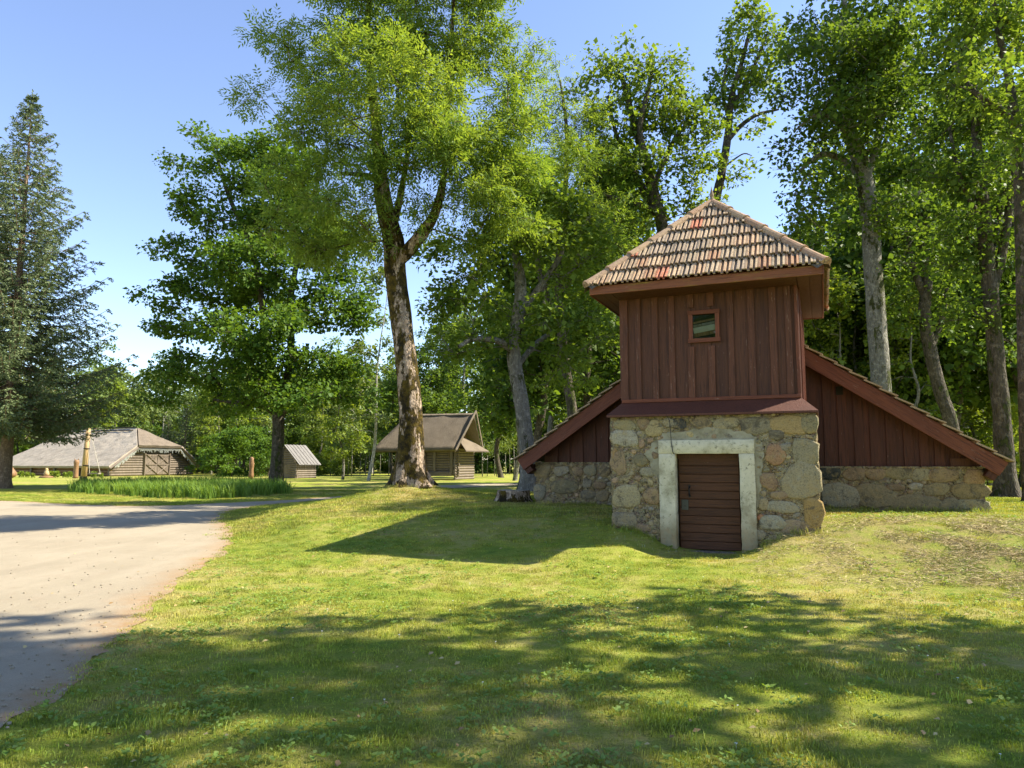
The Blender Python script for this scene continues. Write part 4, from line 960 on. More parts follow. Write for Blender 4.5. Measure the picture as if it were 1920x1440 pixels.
MB().box(-.44, -.40, -.062, -.056, .745, .755).build('keyhole', M['dark'], door)
# cable hanging over the wall
mb = MB(); pts = [L(*(lambda q: (q[0], D1 - .075, q[1]))(bhit(x, y, D1))) for x, y in ((1252, 778), (1257, 790), (1259, 812), (1260, 830), (1263, 848), (1266, 852))]
mb.tube(pts, [.007] * 6, 6); part(mb, 'cable', M['iron'])

# --- skirt (painted sheet ledge), tower walls
ZS = 2.45
TW0, TW1, TD = -3.40, -.30, 13.40
sk = MB(); a = [L(-3.61, 12.99, ZS), L(-.03, 12.99, ZS), L(-.03, 16.9, ZS), L(-3.61, 16.9, ZS)]; b = [L(TW0 - .005, TD - .03, 2.70), L(TW1 + .005, TD - .03, 2.70), L(TW1 + .005, 16.9, 2.70), L(TW0 - .005, 16.9, 2.70)]
lowr = [p - Vector((0, 0, .035)) for p in a]
sk.add(lowr + a + b, [(0, 1, 5, 4), (1, 2, 6, 5), (3, 0, 4, 7), (4, 5, 9, 8), (5, 6, 10, 9), (7, 4, 8, 11), (3, 2, 1, 0)])
part(sk, 'ledge', M['red_sheet'])
part(MB().box(TW0 - OW, TW1 - OW, TD + .03 - OD, 16.88 - OD, 2.5, 4.78), 'tower_core', M['dark'])
ZT = 4.78; ZB = 2.755
twall = part(MB().box(TW0 - OW, TW1 - OW, TD + .018 - OD, TD + .028 - OD, 2.60, ZT), 'tower_wall', M['red_wall'])
twall2 = part(MB().box(TW1 - .025 - OW, TW1 + .0 - OW, TD + .03 - OD, 16.88 - OD, 2.60, ZT), 'tower_wall', M['red_wall'])
part(MB().box(TW0 - OW, TW0 + .025 - OW, TD + .03 - OD, 16.88 - OD, 2.60, ZT), 'tower_wall', M['red_wall'])
# batten positions read off the photo (centre px at mid height, half width px)
bat_px = [(1171, 7), (1198, 4.5), (1230, 5), (1261, 5), (1297, 5.5), (1335, 5.5), (1372, 5), (1411, 5.5), (1452, 5.5), (1481, 5)]
bats = []
for x, hw in bat_px:
    w, z = bhit(x, 680, TD); bats.append((w, hw * TD / FPX * 1.1))
ww = [TW0 + .03] + [b[0] for b in bats[1:]] + [TW1 - .02]
for i in range(len(ww) - 1):
    board('board', M['red_wall'], cellar, (ww[i] + .004, ww[i + 1] - .004), (ZB - .12, ZB - .12, ZT - .1, ZT - .1), TD, .018, .002)
for i, (w, hw) in enumerate(bats):
    z0, z1 = ZB, ZT - .1
    if i in (4, 5):     # these two are interrupted by the window
        board('batten', M['red_batten'], cellar, (w - hw, w + hw), (z0, z0, 3.685, 3.685), TD - .034, .034)
        board('batten', M['red_batten'], cellar, (w - hw, w + hw), (4.41, 4.41, z1, z1), TD - .034, .034)
    else: board('batten', M['red_batten'], cellar, (w - hw, w + hw), (z0, z0, z1, z1), TD - .034, .034)
board('corner_board', M['red_trim'], cellar, (TW1 - .045, TW1 + .012), (2.70, 2.70, ZT - .1, ZT - .1), TD - .03, .03)
board('corner_board', M['red_wall'], cellar, (TW0 - .012, TW0 + .03), (2.70, 2.70, ZT - .1, ZT - .1), TD - .028, .028)
beam('sill_board', M['red_trim'], cellar, L(TW0 - .01, TD - .034, 2.725), L(TW1 + .015, TD - .034, 2.725), .065, .06)
# boards of the side walls
for i in range(14):
    d0 = TD + .02 + i * .245
    MB().box(0, .02, 0, .236, 0, ZT - .12 - 2.70).build('board', M['red_wall'], cellar, loc=L(TW1, d0, 2.70))
    MB().box(0, .024, 0, .05, 0, ZT - .12 - 2.70).build('batten', M['red_trim'], cellar, loc=L(TW1 + .02, d0 + .21, 2.70))
# window
win = MB().box(-.20, .20, .0, .01, -.23, .23).build('window', M['dark'], cellar, loc=L(-1.875, TD + .16, 4.045))
for (p0, p1, nm) in (((-.235, -.28), (-.235, .28), 0), ((.235, -.28), (.235, .28), 0), ((-.28 + .005, .285), (.28 - .005, .285), 1), ((-.28 + .005, -.285), (.28 - .005, -.285), 1)):
    c0 = Vector((p0[0], -.215, p0[1])); c1 = Vector((p1[0], -.215, p1[1]))
    # mitred look: horizontals run through, 2 mm prouder
    if nm: c0.y -= .003; c1.y -= .003; c0.x = -.285; c1.x = .285; c0.z *= .90; c1.z *= .90
    else: c0.z = -.22; c1.z = .22
    o = beam('frame', M['red_trim'], win, c0, c1, .075, .035, up=Vector((1, 0, 0)) if not nm else Vector((0, 0, 1)), bevel=.004)
MB().box(-.20, .20, -.184, -.178, -.225, .225).build('pane', M['glass'], win)
MB().box(-.2, .2, -.166, -.164, -.225, .225).build('backing', M['dark'], win)
for i, (z_, h_, m_) in enumerate(((-.13, .035, 'brown_wood'), (-.045, .055, 'rope'), (.04, .022, 'grey_wood'), (.10, .018, 'brown_wood'), (.17, .02, 'dark'))):  # strips behind the glass, added to imitate streaks reflected in the pane
    o = MB().box(-.195, .195, 0, .004 + .0003 * i, -h_, h_).build('reflection_strip', M[m_], win, loc=(0, -.173, z_), rot=(0, R(-8), 0))
# --- eaves box of the pyramid roof
EW0, EW1, ED0, ED1, ZE = -3.81, .135, 12.70, 16.68, 4.80
fb = .155
beam('fascia', M['red_fascia'], cellar, L(EW0, ED0, ZE - fb / 2), L(EW1, ED0, ZE - fb / 2), fb, .03)
beam('fascia', M['red_trim'], cellar, L(EW1, ED0 - .015, ZE - fb / 2 - .002), L(EW1, ED1, ZE - fb / 2 - .002), fb, .03)
beam('fascia', M['red_trim'], cellar, L(EW0, ED0 + .016, ZE - fb / 2 - .002), L(EW0, ED1, ZE - fb / 2 - .002), fb, .03)
beam('fascia', M['red_trim'], cellar, L(EW0, ED1, ZE - fb / 2 - .004), L(EW1, ED1, ZE - fb / 2 - .004), fb, .03)
zs_ = ZE - fb + .012
def soffit(p, q, n, axis_):
    for i in range(n):
        if axis_ == 'y': x0 = p[0] + (q[0] - p[0]) * i / n; x1 = p[0] + (q[0] - p[0]) * (i + 1) / n; MB().box(-(x1 - x0) / 2 + .003, (x1 - x0) / 2 - .003, 0, q[1] - p[1], 0, .02).build('soffit_board', M['red_wall'], cellar, loc=L((x0 + x1) / 2, p[1], zs_))
        else: y0 = p[1] + (q[1] - p[1]) * i / n; y1 = p[1] + (q[1] - p[1]) * (i + 1) / n; MB().box(0, q[0] - p[0], 0.003, (y1 - y0) - .003, 0, .02).build('soffit_board', M['red_wall'], cellar, loc=L(p[0], y0, zs_))
soffit((TW1 + .03, ED0 + .02), (EW1 - .02, ED1 - .02), 2, 'y'); soffit((EW0 + .02, ED0 + .02), (TW0 - .03, ED1 - .02), 2, 'y'); soffit((TW0 - .02, ED0 + .02), (TW1 + .02, TD - .03), 3, 'x')
# --- pyramid roof: rows of interlocking clay tiles
APX = ((EW0 + EW1) / 2, (ED0 + ED1) / 2, 6.74)
roof = part(MB().add([L(EW0, ED0, ZE + .005), L(EW1, ED0, ZE + .005), L(EW1, ED1, ZE + .005), L(EW0, ED1, ZE + .005), L(*APX)], [(0, 1, 4), (1, 2, 4), (2, 3, 4), (3, 0, 4), (3, 2, 1, 0)]), 'roof', M['red_dark'])
TWD, TLN = .216, .435
def tile_geo(Wd=TWD, Ln=TLN + .05, th=.018):
    # profile across the width: rib, valley, rib, valley, rib
    pr = [(0, .044), (.036, .050), (.044, .004), (.084, .002), (.090, .052), (.128, .048), (.136, .002), (.168, .004), (.176, .050), (Wd - .006, .044)]
    n = len(pr); v = []
    for y, lift in ((0, .048), (Ln, .0)):
        v += [(x, y, h + lift) for x, h in pr]
    v += [(x, 0, max(h - th - .004, -.012) + .048) for x, h in pr]
    f = [(i, i + 1, n + i + 1, n + i) for i in range(n - 1)] + [(2 * n + i, 2 * n + i + 1, i + 1, i) for i in range(n - 1)]
    v += [(0, Ln, -.012), (Wd - .003, Ln, -.012)]
    f += [(0, n, 3 * n, 2 * n), (n - 1, 3 * n - 1, 3 * n + 1, 2 * n - 1)]
    return v, f
tv, tf = tile_geo(); tile_me = mesh('tile', tv, tf, M['tile'])
tcols = [(.40, .22, .13), (.41, .27, .17), (.38, .29, .20), (.34, .24, .16), (.44, .31, .20), (.30, .23, .17), (.44, .15, .09)]
def pyramid_face(k, objects=True):
    """k: 0 front, 1 right, 2 back, 3 left; face frame: x along the eave, y up the slope"""
    cs = [L(EW0, ED0, ZE), L(EW1, ED0, ZE), L(EW1, ED1, ZE), L(EW0, ED1, ZE)]; a = cs[k]; b = cs[(k + 1) % 4]; ap = L(*APX)
    X = (b - a); Wt = X.length; X.normalize(); mid = (a + b) / 2; Yv = (ap - mid); SL = Yv.length; Yv.normalize(); Z = X.cross(Yv).normalized()
    MT = Matrix((X, Yv, Z)).transposed().to_4x4(); rows = int(SL / TLN) + 1; joined = MB(); jn = 0
    for r_ in range(rows):
        y0 = -.05 + r_ * TLN
        n = int(Wt / TWD) + 2; sh = (r_ % 2) * TWD * .5 * 0 + .01 * math.sin(r_ * 2.1)
        for i in range(-1, n):
            x0 = (Wt - n * TWD) / 2 + i * TWD + sh + TWD * .5
            lo = lambda y: max(0, y) / SL * Wt / 2
            if x0 + TWD < lo(y0) + .0 or x0 > Wt - lo(y0) - .0: continue
            full = x0 > lo(y0 + TLN + .05) and x0 + TWD < Wt - lo(y0 + TLN + .05) and x0 > 0 and x0 + TWD < Wt
            me_ = tile_me
            if not full:
                bm = bmesh.new(); bm.from_mesh(tile_me); bm.transform(Matrix.Translation((x0, y0, 0)))
                G = bm.verts[:] + bm.edges[:] + bm.faces[:]; bmesh.ops.bisect_plane(bm, geom=G, plane_co=(-.02, 0, 0), plane_no=(-SL, Wt / 2, 0), clear_outer=True)
                G = bm.verts[:] + bm.edges[:] + bm.faces[:]; bmesh.ops.bisect_plane(bm, geom=G, plane_co=(Wt + .02, 0, 0), plane_no=(SL, Wt / 2, 0), clear_outer=True)
                if len(bm.faces) < 4: bm.free(); continue
                bm.transform(Matrix.Translation((-x0, -y0, 0))); me_ = bpy.data.meshes.new('tile'); bm.to_mesh(me_); bm.free(); me_.materials.append(M['tile'])
            jz = random.uniform(-.004, .006); jr = random.uniform(-.014, .014); jy = random.uniform(-.012, .012)
            mat_ = Matrix.Translation(a) @ MT @ Matrix.Translation((x0, y0 + jy, .012 + jz)) @ Matrix.Rotation(jr, 4, 'Z') @ Matrix.Rotation(random.uniform(-.01, .01), 4, 'X')
            if objects:
                o = link('tile', me_, roof); o.matrix_basis = mat_
                q = random.random(); c = tcols[6] if q < .05 else random.choice(tcols[:6]); kk = random.uniform(.8, 1.15); o.color = (c[0] * kk, c[1] * kk, c[2] * kk, 1)
            else:
                joined.add([mat_ @ v_.co for v_ in me_.vertices], [tuple(p.vertices) for p in me_.polygons])
    if not objects:
        o = joined.build('tile_field', M['tile'], roof); o['kind'] = 'stuff'; o.color = (.40, .30, .21, 1)
pyramid_face(0); pyramid_face(1); pyramid_face(2, False); pyramid_face(3, False)
# hip tiles, mortar beds and finial
for k in range(4):
    cs = [L(EW0, ED0, ZE), L(EW1, ED0, ZE), L(EW1, ED1, ZE), L(EW0, ED1, ZE)]; a = cs[k]; ap = L(*APX); d = ap - a; Ln = d.length; d.normalize()
    a = a - d * .05; side = d.cross(Vector((0, 0, 1))).normalized(); upv = side.cross(d).normalized(); n = 6; sl = (Ln + .02) / n
    mbm = MB(); v = []
    m_ = 40
    for i in range(m_ + 1):
        p = a + d * (Ln * i / m_)
        for s_ in (-1, -.5, 0, .5, 1):
            hw = .155 + .035 * mnoise.noise(Vector((i * .9, s_ * 3, k)))
            v.append(p + side * s_ * hw + upv * (.075 - abs(s_) * .075 + .02 * mnoise.noise(Vector((i * .7, s_ * 5, k + 4)))) + (Vector((0, 0, -.055)) * abs(s_)))
    f = [(i * 5 + j, i * 5 + j + 1, i * 5 + j + 6, i * 5 + j + 5) for i in range(m_) for j in range(4)]
    o = mbm.add(v, f).build('mortar_bed', M['old_mortar'], roof, smooth=True)
    for i in range(n):
        p = a + d * (sl * i + (.0)) + upv * (.045); mbh = MB(); r0, r1 = .098, .080; vv = []
        for (yy, rr_, lf) in ((0, r0, .012), (.035, r0, .012), (.036, r0 * .93, .010), (sl + .04, r1, 0.0)):
            for t_ in range(9):
                an = math.pi * (-.08 + 1.16 * t_ / 8); vv.append(d * yy + side * math.cos(an) * rr_ + upv * (math.sin(an) * rr_ + lf))
        ff = [(q * 9 + j, q * 9 + j + 1, q * 9 + j + 10, q * 9 + j + 9) for q in range(3) for j in range(8)] + [tuple(range(8, -1, -1))]
        o = mbh.add(vv, ff).build('hip_tile', M['tile'], roof, loc=p + side * random.uniform(-.006, .006), smooth=False)
        c = random.choice([(.36, .22, .14), (.40, .27, .17), (.33, .22, .15)]); o.color = (*c, 1)
mb = MB()
prof = [(.17, -.10), (.15, -.02), (.08, .03), (.045, .05), (.06, .08), (.05, .10), (.026, .12), (.038, .15), (.042, .19), (.026, .25), (.012, .31), (.003, .36)]
n = 10; v = [(r_ * math.cos(j * 6.2832 / n), r_ * math.sin(j * 6.2832 / n), z) for r_, z in prof for j in range(n)]
f = [(i * n + j, i * n + (j + 1) % n, (i + 1) * n + (j + 1) % n, (i + 1) * n + j) for i in range(len(prof) - 1) for j in range(n)]
o = mb.add(v, f).build('finial', M['tile'], roof, loc=L(*APX) + Vector((0, 0, .03)), smooth=True); o.color = (.2, .15, .11, 1)

# --- main cellar: wing walls, gables and roof
DR_, DW = 16.6, 16.9
SLP = .688; ZR = 1.66 + SLP * (6.87 + OW); EL, ER = -6.87, -1.85 + 5.12
def roof_z(w): return ZR - SLP * abs(w - OW)
wl_big = [(1017, 883, 16, 15, (.22, .17, .11), .4), (1052, 883, 14, 11, GREY, .3), (1083, 884, 11, 10, BROWN, .3), (1107, 882, 12, 11, (.16, .16, .12), .2), (1133, 884, 10, 11, (.20, .15, .09), .4), (1058, 912, 24, 16, (.12, .115, .075), .4), (1101, 906, 10, 9, (.13, .13, .12), .3), (1125, 910, 11, 8, BROWN, .3), (1012, 923, 11, 18, (.20, .20, .165), .5), (1103, 928, 14, 10, (.10, .095, .085), .2), (1130, 930, 12, 11, (.15, .12, .085), .3), (1036, 945, 12, 6, BROWN, .3), (1078, 944, 13, 6, (.2, .165, .11), .3), (1036, 898, 6, 5, TAN, .2)]
wr_big = [(1555, 887, 16, 12, (.045, .047, .04), .3), (1602, 889, 17, 12, (.20, .125, .085), .5), (1641, 889, 15, 10, BROWN, .3), (1686, 887, 21, 10, (.23, .20, .11), .4), (1729, 890, 16, 10, (.27, .25, .17), .5), (1768, 891, 22, 11, (.25, .17, .105), .5), (1827, 894, 14, 12, (.30, .18, .11), .7), (1575, 930, 29, 23, (.22, .21, .16), .2), (1640, 930, 30, 21, (.23, .19, .115), .2, 8), (1703, 944, 26, 15, (.14, .12, .075), .4), (1738, 945, 22, 14, (.15, .135, .09), .4), (1755, 917, 17, 11, (.17, .145, .09), .3), (1819, 921, 23, 15, (.16, .13, .075), .3), (1778, 947, 17, 11, (.17, .16, .12), .3), (1825, 947, 24, 9, (.25, .245, .17), .4), (1835, 958, 12, 7, BROWN, .4), (1678, 914, 14, 6, BROWN, .3), (1716, 912, 10, 6, (.3, .3, .27), .3)]
wall_l = rubble_wall('stone_wall', -6.50, -3.50, .2, 1.595, DW, 6.6, wl_big, lambda w, z: True, gs, nfill=1100)
wall_r = rubble_wall('stone_wall', -.15, 2.90, .2, 1.49, DW, 6.6, wr_big, lambda w, z: True, gs, nfill=1200)
# cap mortar on the right wall
part(MB().box(-.1 - OW, 2.9 - OW, DW - OD - .02, DW - OD + .35, 1.47, 1.515), 'wall_cap', M['mortar'], bevel=.01)
part(MB().box(-6.5 - OW, -3.5 - OW, DW - OD - .005, DW - OD + .35, 1.57, 1.60), 'wall_cap', M['mortar'], bevel=.01)
part(MB().prism([(-6.3 - OW, 1.5), (2.75 - OW, 1.5), (0, roof_z(OW) - .35)], DW + .16 - OD, DW + 6.5 - OD), 'gable_core', M['dark'])
def gable(w_start, w_end, widths, zb):
    w = w_start; i = 0; sgn = 1 if w_end > w_start else -1
    while (w_end - w) * sgn > .05:
        wd = widths[i % len(widths)] * random.uniform(.88, 1.12); w2 = w + sgn * wd
        a, b = min(w, w2), max(w, w2); up = i % 2 == 0
        d = DW + (.075 if up else .105)
        zt_ = lambda q: min(roof_z(q) - .24, 4.6)
        if min(zt_(a), zt_(b)) > zb + .03:
            ex = .012 if up else -.0
            board('board', M['red_dark'], cellar, (a - ex, b + ex), (zb, zb, zt_(a - ex), zt_(b + ex)), d, .024, .003)
        w = w2; i += 1
gable(TW0 - .05, -6.3, [.19, .13], 1.603); gable(TW1 + .05, 2.75, [.16, .13], 1.518)
# vent hole in the right gable
part(MB().box(.32 - OW, .46 - OW, DW + .055 - OD, DW + .09 - OD, 3.02, 3.20), 'vent', M['dark'])
# rake boards
def rake(sg):
    e = EL if sg < 0 else ER; top = OW + sg * 1.2
    n = Vector((sg * SLP, 0, 1)).normalized()
    p0 = L(e, DR_, roof_z(e)) - n * .155; p1 = L(top, DR_, roof_z(top)) - n * .155
    beam('rake_board', M['red_trim'], cellar, p0, p1, .30, .035, up=n, bevel=.008)
    p0 = L(e - sg * .10, DR_ + .10, roof_z(e - sg * .10)) - n * .235; p1 = L(top, DR_ + .10, roof_z(top)) - n * .235
    beam('soffit_board', M['red_dark'], cellar, p0, p1, .03, .17, up=n, bevel=0)
    # wall plate end poking out below the eave
    w = e - sg * .28
    MB().box(-.09, .09, 0, 1.2, -.09, .09).build('purlin', M['red_dark'], cellar, loc=L(w, DR_ + .02, roof_z(w) - .42), rot=(0, sg * math.atan(SLP), 0), bevel=.01)
    # blocking board at the gable foot
    w = e - sg * .75
    MB().box(-.17, .17, 0, .03, 0, .16).build('blocking_board', M['red_wall'], cellar, loc=L(w, DW - .01 + .05, (1.60 if sg < 0 else 1.515)))
rake(-1); rake(1)
# pale strip lying under the left rake
q0 = bhit(1125, 771, DR_); q1 = bhit(1148, 754, DR_); beam('pale_slat', M['rope'], cellar, L(q0[0], DR_ + .05, q0[1]), L(q1[0], DR_ + .05, q1[1]), .035, .03)
# roof slopes of the main cellar, tile rows
def slope(sg):
    e = EL if sg < 0 else ER; Ltot = abs(e - OW) * math.sqrt(1 + SLP ** 2); up = Vector((-sg, 0, SLP)).normalized(); n = Vector((sg * SLP, 0, 1)).normalized(); a = L(e, DR_ + .02, roof_z(e))
    dk = MB(); dep = 7.2
    c = [a, a + Vector((0, dep, 0)), a + up * Ltot + Vector((0, dep, 0)), a + up * Ltot]
    dk.add([p for p in c] + [p - n * .05 for p in c], [(0, 1, 2, 3), (7, 6, 5, 4), (0, 3, 7, 4), (1, 0, 4, 5), (2, 1, 5, 6)]); part(dk, 'roof_deck', M['red_dark'])
    tb = MB(); rows = int(Ltot / .33) + 1
    pr = [(x * .108 / .108, h) for x, h in ((0, .034), (.04, .034), (.05, .006), (.098, .006))]
    for r_ in range(rows):
        y0 = r_ * .33 - .06; p = a + up * y0; v = []; kx = 0; jj = random.uniform(-.006, .01)
        cols_ = int(dep / .108)
        xs = []
        for q in range(cols_):
            for dx, h in ((0, .036), (.045, .036), (.052, .008), (.1, .008)): xs.append((q * .108 + dx - .10, h))
        for (yy, lf) in ((0, .042 + jj), (.37, .0)):
            for dx, h in xs: v.append(p + up * yy + Vector((0, dx, 0)) + n * (h + lf))
        for dx, h in xs: v.append(p + Vector((0, dx, 0)) + n * (h + .042 + jj - .024))
        m_ = len(xs); f = [(i, i + 1, m_ + i + 1, m_ + i) for i in range(m_ - 1)] + [(2 * m_ + i, 2 * m_ + i + 1, i + 1, i) for i in range(m_ - 1)]
        v += [p + Vector((0, -.10, 0)) + up * .37 - n * .0]
        f += [(0, m_, 3 * m_, 2 * m_)]
        tb.add(v, f)
    o = part(tb, 'tile_field', M['tile']); o['kind'] = 'stuff'; o.color = (.40, .29, .19, 1)
slope(-1); slope(1)

# ------------------------------------------------------------------ barn with hipped thatch
def sheet(mb, quad, th, nrm=None, nu=10, nv=6, amp=.05, seed=0):
    """bumpy thick sheet between four corners (0,1 lower edge, 2,3 upper)"""
    q = [Vector(p) for p in quad]; n = nrm or (q[1] - q[0]).cross(q[3] - q[0]).normalized(); v = []; b = 0
    for s_ in (1, 0):
        for j in range(nv + 1):
            for i in range(nu + 1):
                p = (q[0].lerp(q[1], i / nu)).lerp(q[3].lerp(q[2], i / nu), j / nv)
                v.append(p + n * (th * s_ + amp * mnoise.noise(p * 1.3 + Vector((seed, 0, 0)))))
    W_ = nu + 1; f = []
    for j in range(nv):
        for i in range(nu):
            a = j * W_ + i; f.append((a, a + 1, a + W_ + 1, a + W_)); c = a + W_ * (nv + 1); f.append((c, c + W_, c + W_ + 1, c + 1))
    o_ = W_ * (nv + 1)
    for i in range(nu): f.append((i + 1, i, i + o_, i + 1 + o_)); a = nv * W_ + i; f.append((a, a + 1, a + 1 + o_, a + o_))
    for j in range(nv): a = j * W_; f.append((a, a + W_, a + W_ + o_, a + o_)); a = j * W_ + nu; f.append((a + W_, a, a + o_, a + W_ + o_))
    mb.add(v, f)
def log_wall(mb, p0, p1, z0, z1, r_=.13, over=.25, n=8):
    p0 = Vector(p0); p1 = Vector(p1); d = (p1 - p0).normalized(); k = max(1, int(round((z1 - z0) / (2 * r_)))); rr_ = (z1 - z0) / k / 2
    for i in range(k):
        z = z0 + rr_ * (2 * i + 1); e = over + random.uniform(-.05, .05)
        a = p0 - d * e; b = p1 + d * e
        mb.tube([(a.x, a.y, z), ((a.x + b.x) / 2, (a.y + b.y) / 2, z + random.uniform(-.01, .01)), (b.x, b.y, z)], [rr_ * 1.02, rr_ * 1.05, rr_ * 1.0], n)
YB = 78.0
bz = 0.08
# anchor points: front corner, its gable to the right, long side running away to the left
c0 = at(207, 892, YB); c0.z = bz
cR = at(358, 890, YB + 10.5); cR.z = bz
gd = (Vector((cR.x, cR.y, 0)) - Vector((c0.x, c0.y, 0))); Wg = gd.length; gd.normalize()
cL = at(4, 888, YB + 9.6); ld = (Vector((cL.x, cL.y, 0)) - Vector((c0.x, c0.y, 0))); Lb = ld.length; ld.normalize()
barn = empty('barn', (c0.x, c0.y, bz), 0, 'long low log barn with pale hipped thatched roof and crossed double door', 'barn')
def BP(g_, l_, z): return gd * g_ + ld * l_ + Vector((0, 0, z))      # g across the gable, l along the side
nG = Vector((ld.x * -1, ld.y * -1, 0))
zE = at(207, 876, YB).z - bz; zR = at(262, 803, YB + 2).z - bz; zH = at(250, 838, YB).z - bz
gm = Wg * .52
mb = MB(); log_wall(mb, BP(0, .0, 0), BP(Wg, .0, 0), .05, 1.15, .14)
slope_z = lambda g_: zE - .1 + (zH - zE) * min(1, (g_ + .6) / (gm * .62 + .6)) if g_ < gm else zE - .1 + (zH - zE) * min(1, (Wg + .6 - g_) / (gm * .62 + .6))
z = 1.15
while z < zH - .05:
    # find extent under the roof
    gs_ = [q for q in np.linspace(0, Wg, 60) if slope_z(q) > z + .12]
    if len(gs_) > 2: log_wall(mb, BP(gs_[0], 0, 0), BP(gs_[-1], 0, 0), z, z + .26, .13, .05)
    z += .26
mb.build('log_wall', M['barn_wood'], barn)
mb = MB(); log_wall(mb, BP(0, 0.2, 0), BP(0, Lb, 0), .05, zE, .14); mb.build('log_wall', M['brown_wood'], barn)
mb = MB(); log_wall(mb, BP(Wg, 0.2, 0), BP(Wg, Lb, 0), .05, zE, .14, n=6); mb.build('log_wall', M['brown_wood'], barn)
for l_ in (5, 9.5, 14):
    MB().box(-.1, .1, -.1, .1, 0, zE).build('post', M['barn_wood'], barn, loc=BP(-.35, l_, 0))
rt = MB(); ro = .75; rl, rr2 = Lb * .17, Lb * .78; zf = zE - .12; fr_ = (zH - zf) / (zR - zf)
lf0, lb0 = -.9, Lb + .6
FL = BP(-ro, lf0, zf); BL = BP(-ro, lb0, zf); FR = BP(Wg + ro, lf0, zf); BR = BP(Wg + ro, lb0, zf); R0 = BP(gm, rl, zR); R1 = BP(gm, rr2, zR)
gl_ = -ro + (gm + ro) * fr_; gr_ = Wg + ro + (gm - Wg - ro) * fr_
hl = BP(gl_, lf0, zH); hr = BP(gr_, lf0, zH); hlb = BP(gl_, lb0 - (lb0 - rr2) * fr_, zH); hrb = BP(gr_, lb0 - (lb0 - rr2) * fr_, zH)
P = {'fl': FL, 'fr': FR}
nl = (FL - BL).cross(R1 - BL).normalized(); nr = (BR - FR).cross(R0 - FR).normalized()
if nl.z < 0: nl = -nl
if nr.z < 0: nr = -nr
sheet(rt, [BL, FL, hl, hlb], .28, nl, 26, 8, .09); sheet(rt, [hlb, hl, R0, R1], .28, nl, 26, 8, .09)
sheet(rt, [FR, BR, hrb, hr], .28, nr, 16, 5, .09); sheet(rt, [hr, hrb, R1, R0], .28, nr, 16, 5, .09)
hp_ = MB(); sheet(hp_, [hl, hr, R0 + Vector((.02, 0, 0)), R0], .30, Vector((.3, -.4, .8)).normalized(), 8, 6, .08); hp_.build('hip_roof', M['thatch_grey'], barn)  # browner thatch, with the hip's shade put into its darker colour
sheet(rt, [BR, BL, R1, R1 + Vector((.02, 0, 0))], .28, None, 10, 8, .08)
rt.build('roof', M['thatch_pale'], barn)
for za, so in ((.12, .2), (-.55, .75)):      # dark poles along the ridge
    mb = MB(); mb.tube([BP(gm - so, rl - .2, zR + .28 + za * .55), BP(gm - so, (rl + rr2) / 2, zR + .30 + za * .55), BP(gm - so, rr2 + .3, zR + .28 + za * .55)], [.06] * 3, 6); mb.build('ridge_pole', M['dark'], barn)
def stick(name, m, parent, a, b, w_=.2, t_=.05): return beam(name, m, parent, a, b, w_, t_, up=Vector((0, -1, 0)).cross((Vector(b) - Vector(a)).normalized()), bevel=0)
for a, b in ((P['fl'] + Vector((0, -.1, .05)), hl + Vector((0, -.1, 0))), (P['fr'] + Vector((0, -.1, .05)), hr + Vector((0, -.1, 0)))):
    stick('barge_board', M['barn_wood'], barn, a, b, .34, .06)
# doors
for k in (0, 1):
    g0 = Wg * .385 + k * Wg * .145; dw = Wg * .142; dh = zH - 1.0 + .25; df = MB()
    for i in range(4): df.add([BP(g0 + dw * i / 4 + .01, -.22, .15), BP(g0 + dw * (i + 1) / 4 - .01, -.22, .15), BP(g0 + dw * (i + 1) / 4 - .01, -.22, dh), BP(g0 + dw * i / 4 + .01, -.22, dh), BP(g0 + dw * i / 4 + .01, -.15, .15), BP(g0 + dw * (i + 1) / 4 - .01, -.15, .15), BP(g0 + dw * (i + 1) / 4 - .01, -.15, dh), BP(g0 + dw * i / 4 + .01, -.15, dh)], [(0, 1, 2, 3), (0, 4, 5, 1), (1, 5, 6, 2), (2, 6, 7, 3), (3, 7, 4, 0), (7, 6, 5, 4)])
    dr = df.build('barn_door', M['barn_wood'], barn)
    hm = (dh + .15) / 2
    for (x0, z0, x1, z1) in ((0, .2, dw, hm), (0, hm, dw, .2), (0, hm, dw, dh), (0, dh, dw, hm), (0, hm, dw, hm)):
        stick('brace', M['barn_wood'], dr, BP(g0 + x0, -.27, z0), BP(g0 + x1, -.27, z1), .11, .04)
for gq in (Wg * .37, Wg * .68): MB().box(-.12, .12, -.1, .1, 0, zH - .6).build('door_post', M['barn_wood'], barn, loc=BP(gq, -.2, 0))
# string of icicle lights under the eaves of the gable
gi = random.Random(4); il = MB()
def icicles(a, b, n):
    for i in range(n):
        p = Vector(a).lerp(Vector(b), i / n); ln = gi.uniform(.12, .5); il.tube([p, p - Vector((0, 0, ln))], [.012, .02], 4)
icicles(P['fl'] + Vector((.6, -.15, .25)), hl + Vector((0, -.15, -.1)), 45); icicles(hl + Vector((0, -.15, -.1)), hr + Vector((0, -.15, -.1)), 60); icicles(hr + Vector((0, -.15, -.1)), P['fr'] + Vector((-.6, -.15, .25)), 45)
o = il.build('icicle_lights', M['bulb'], barn); o['kind'] = 'stuff'

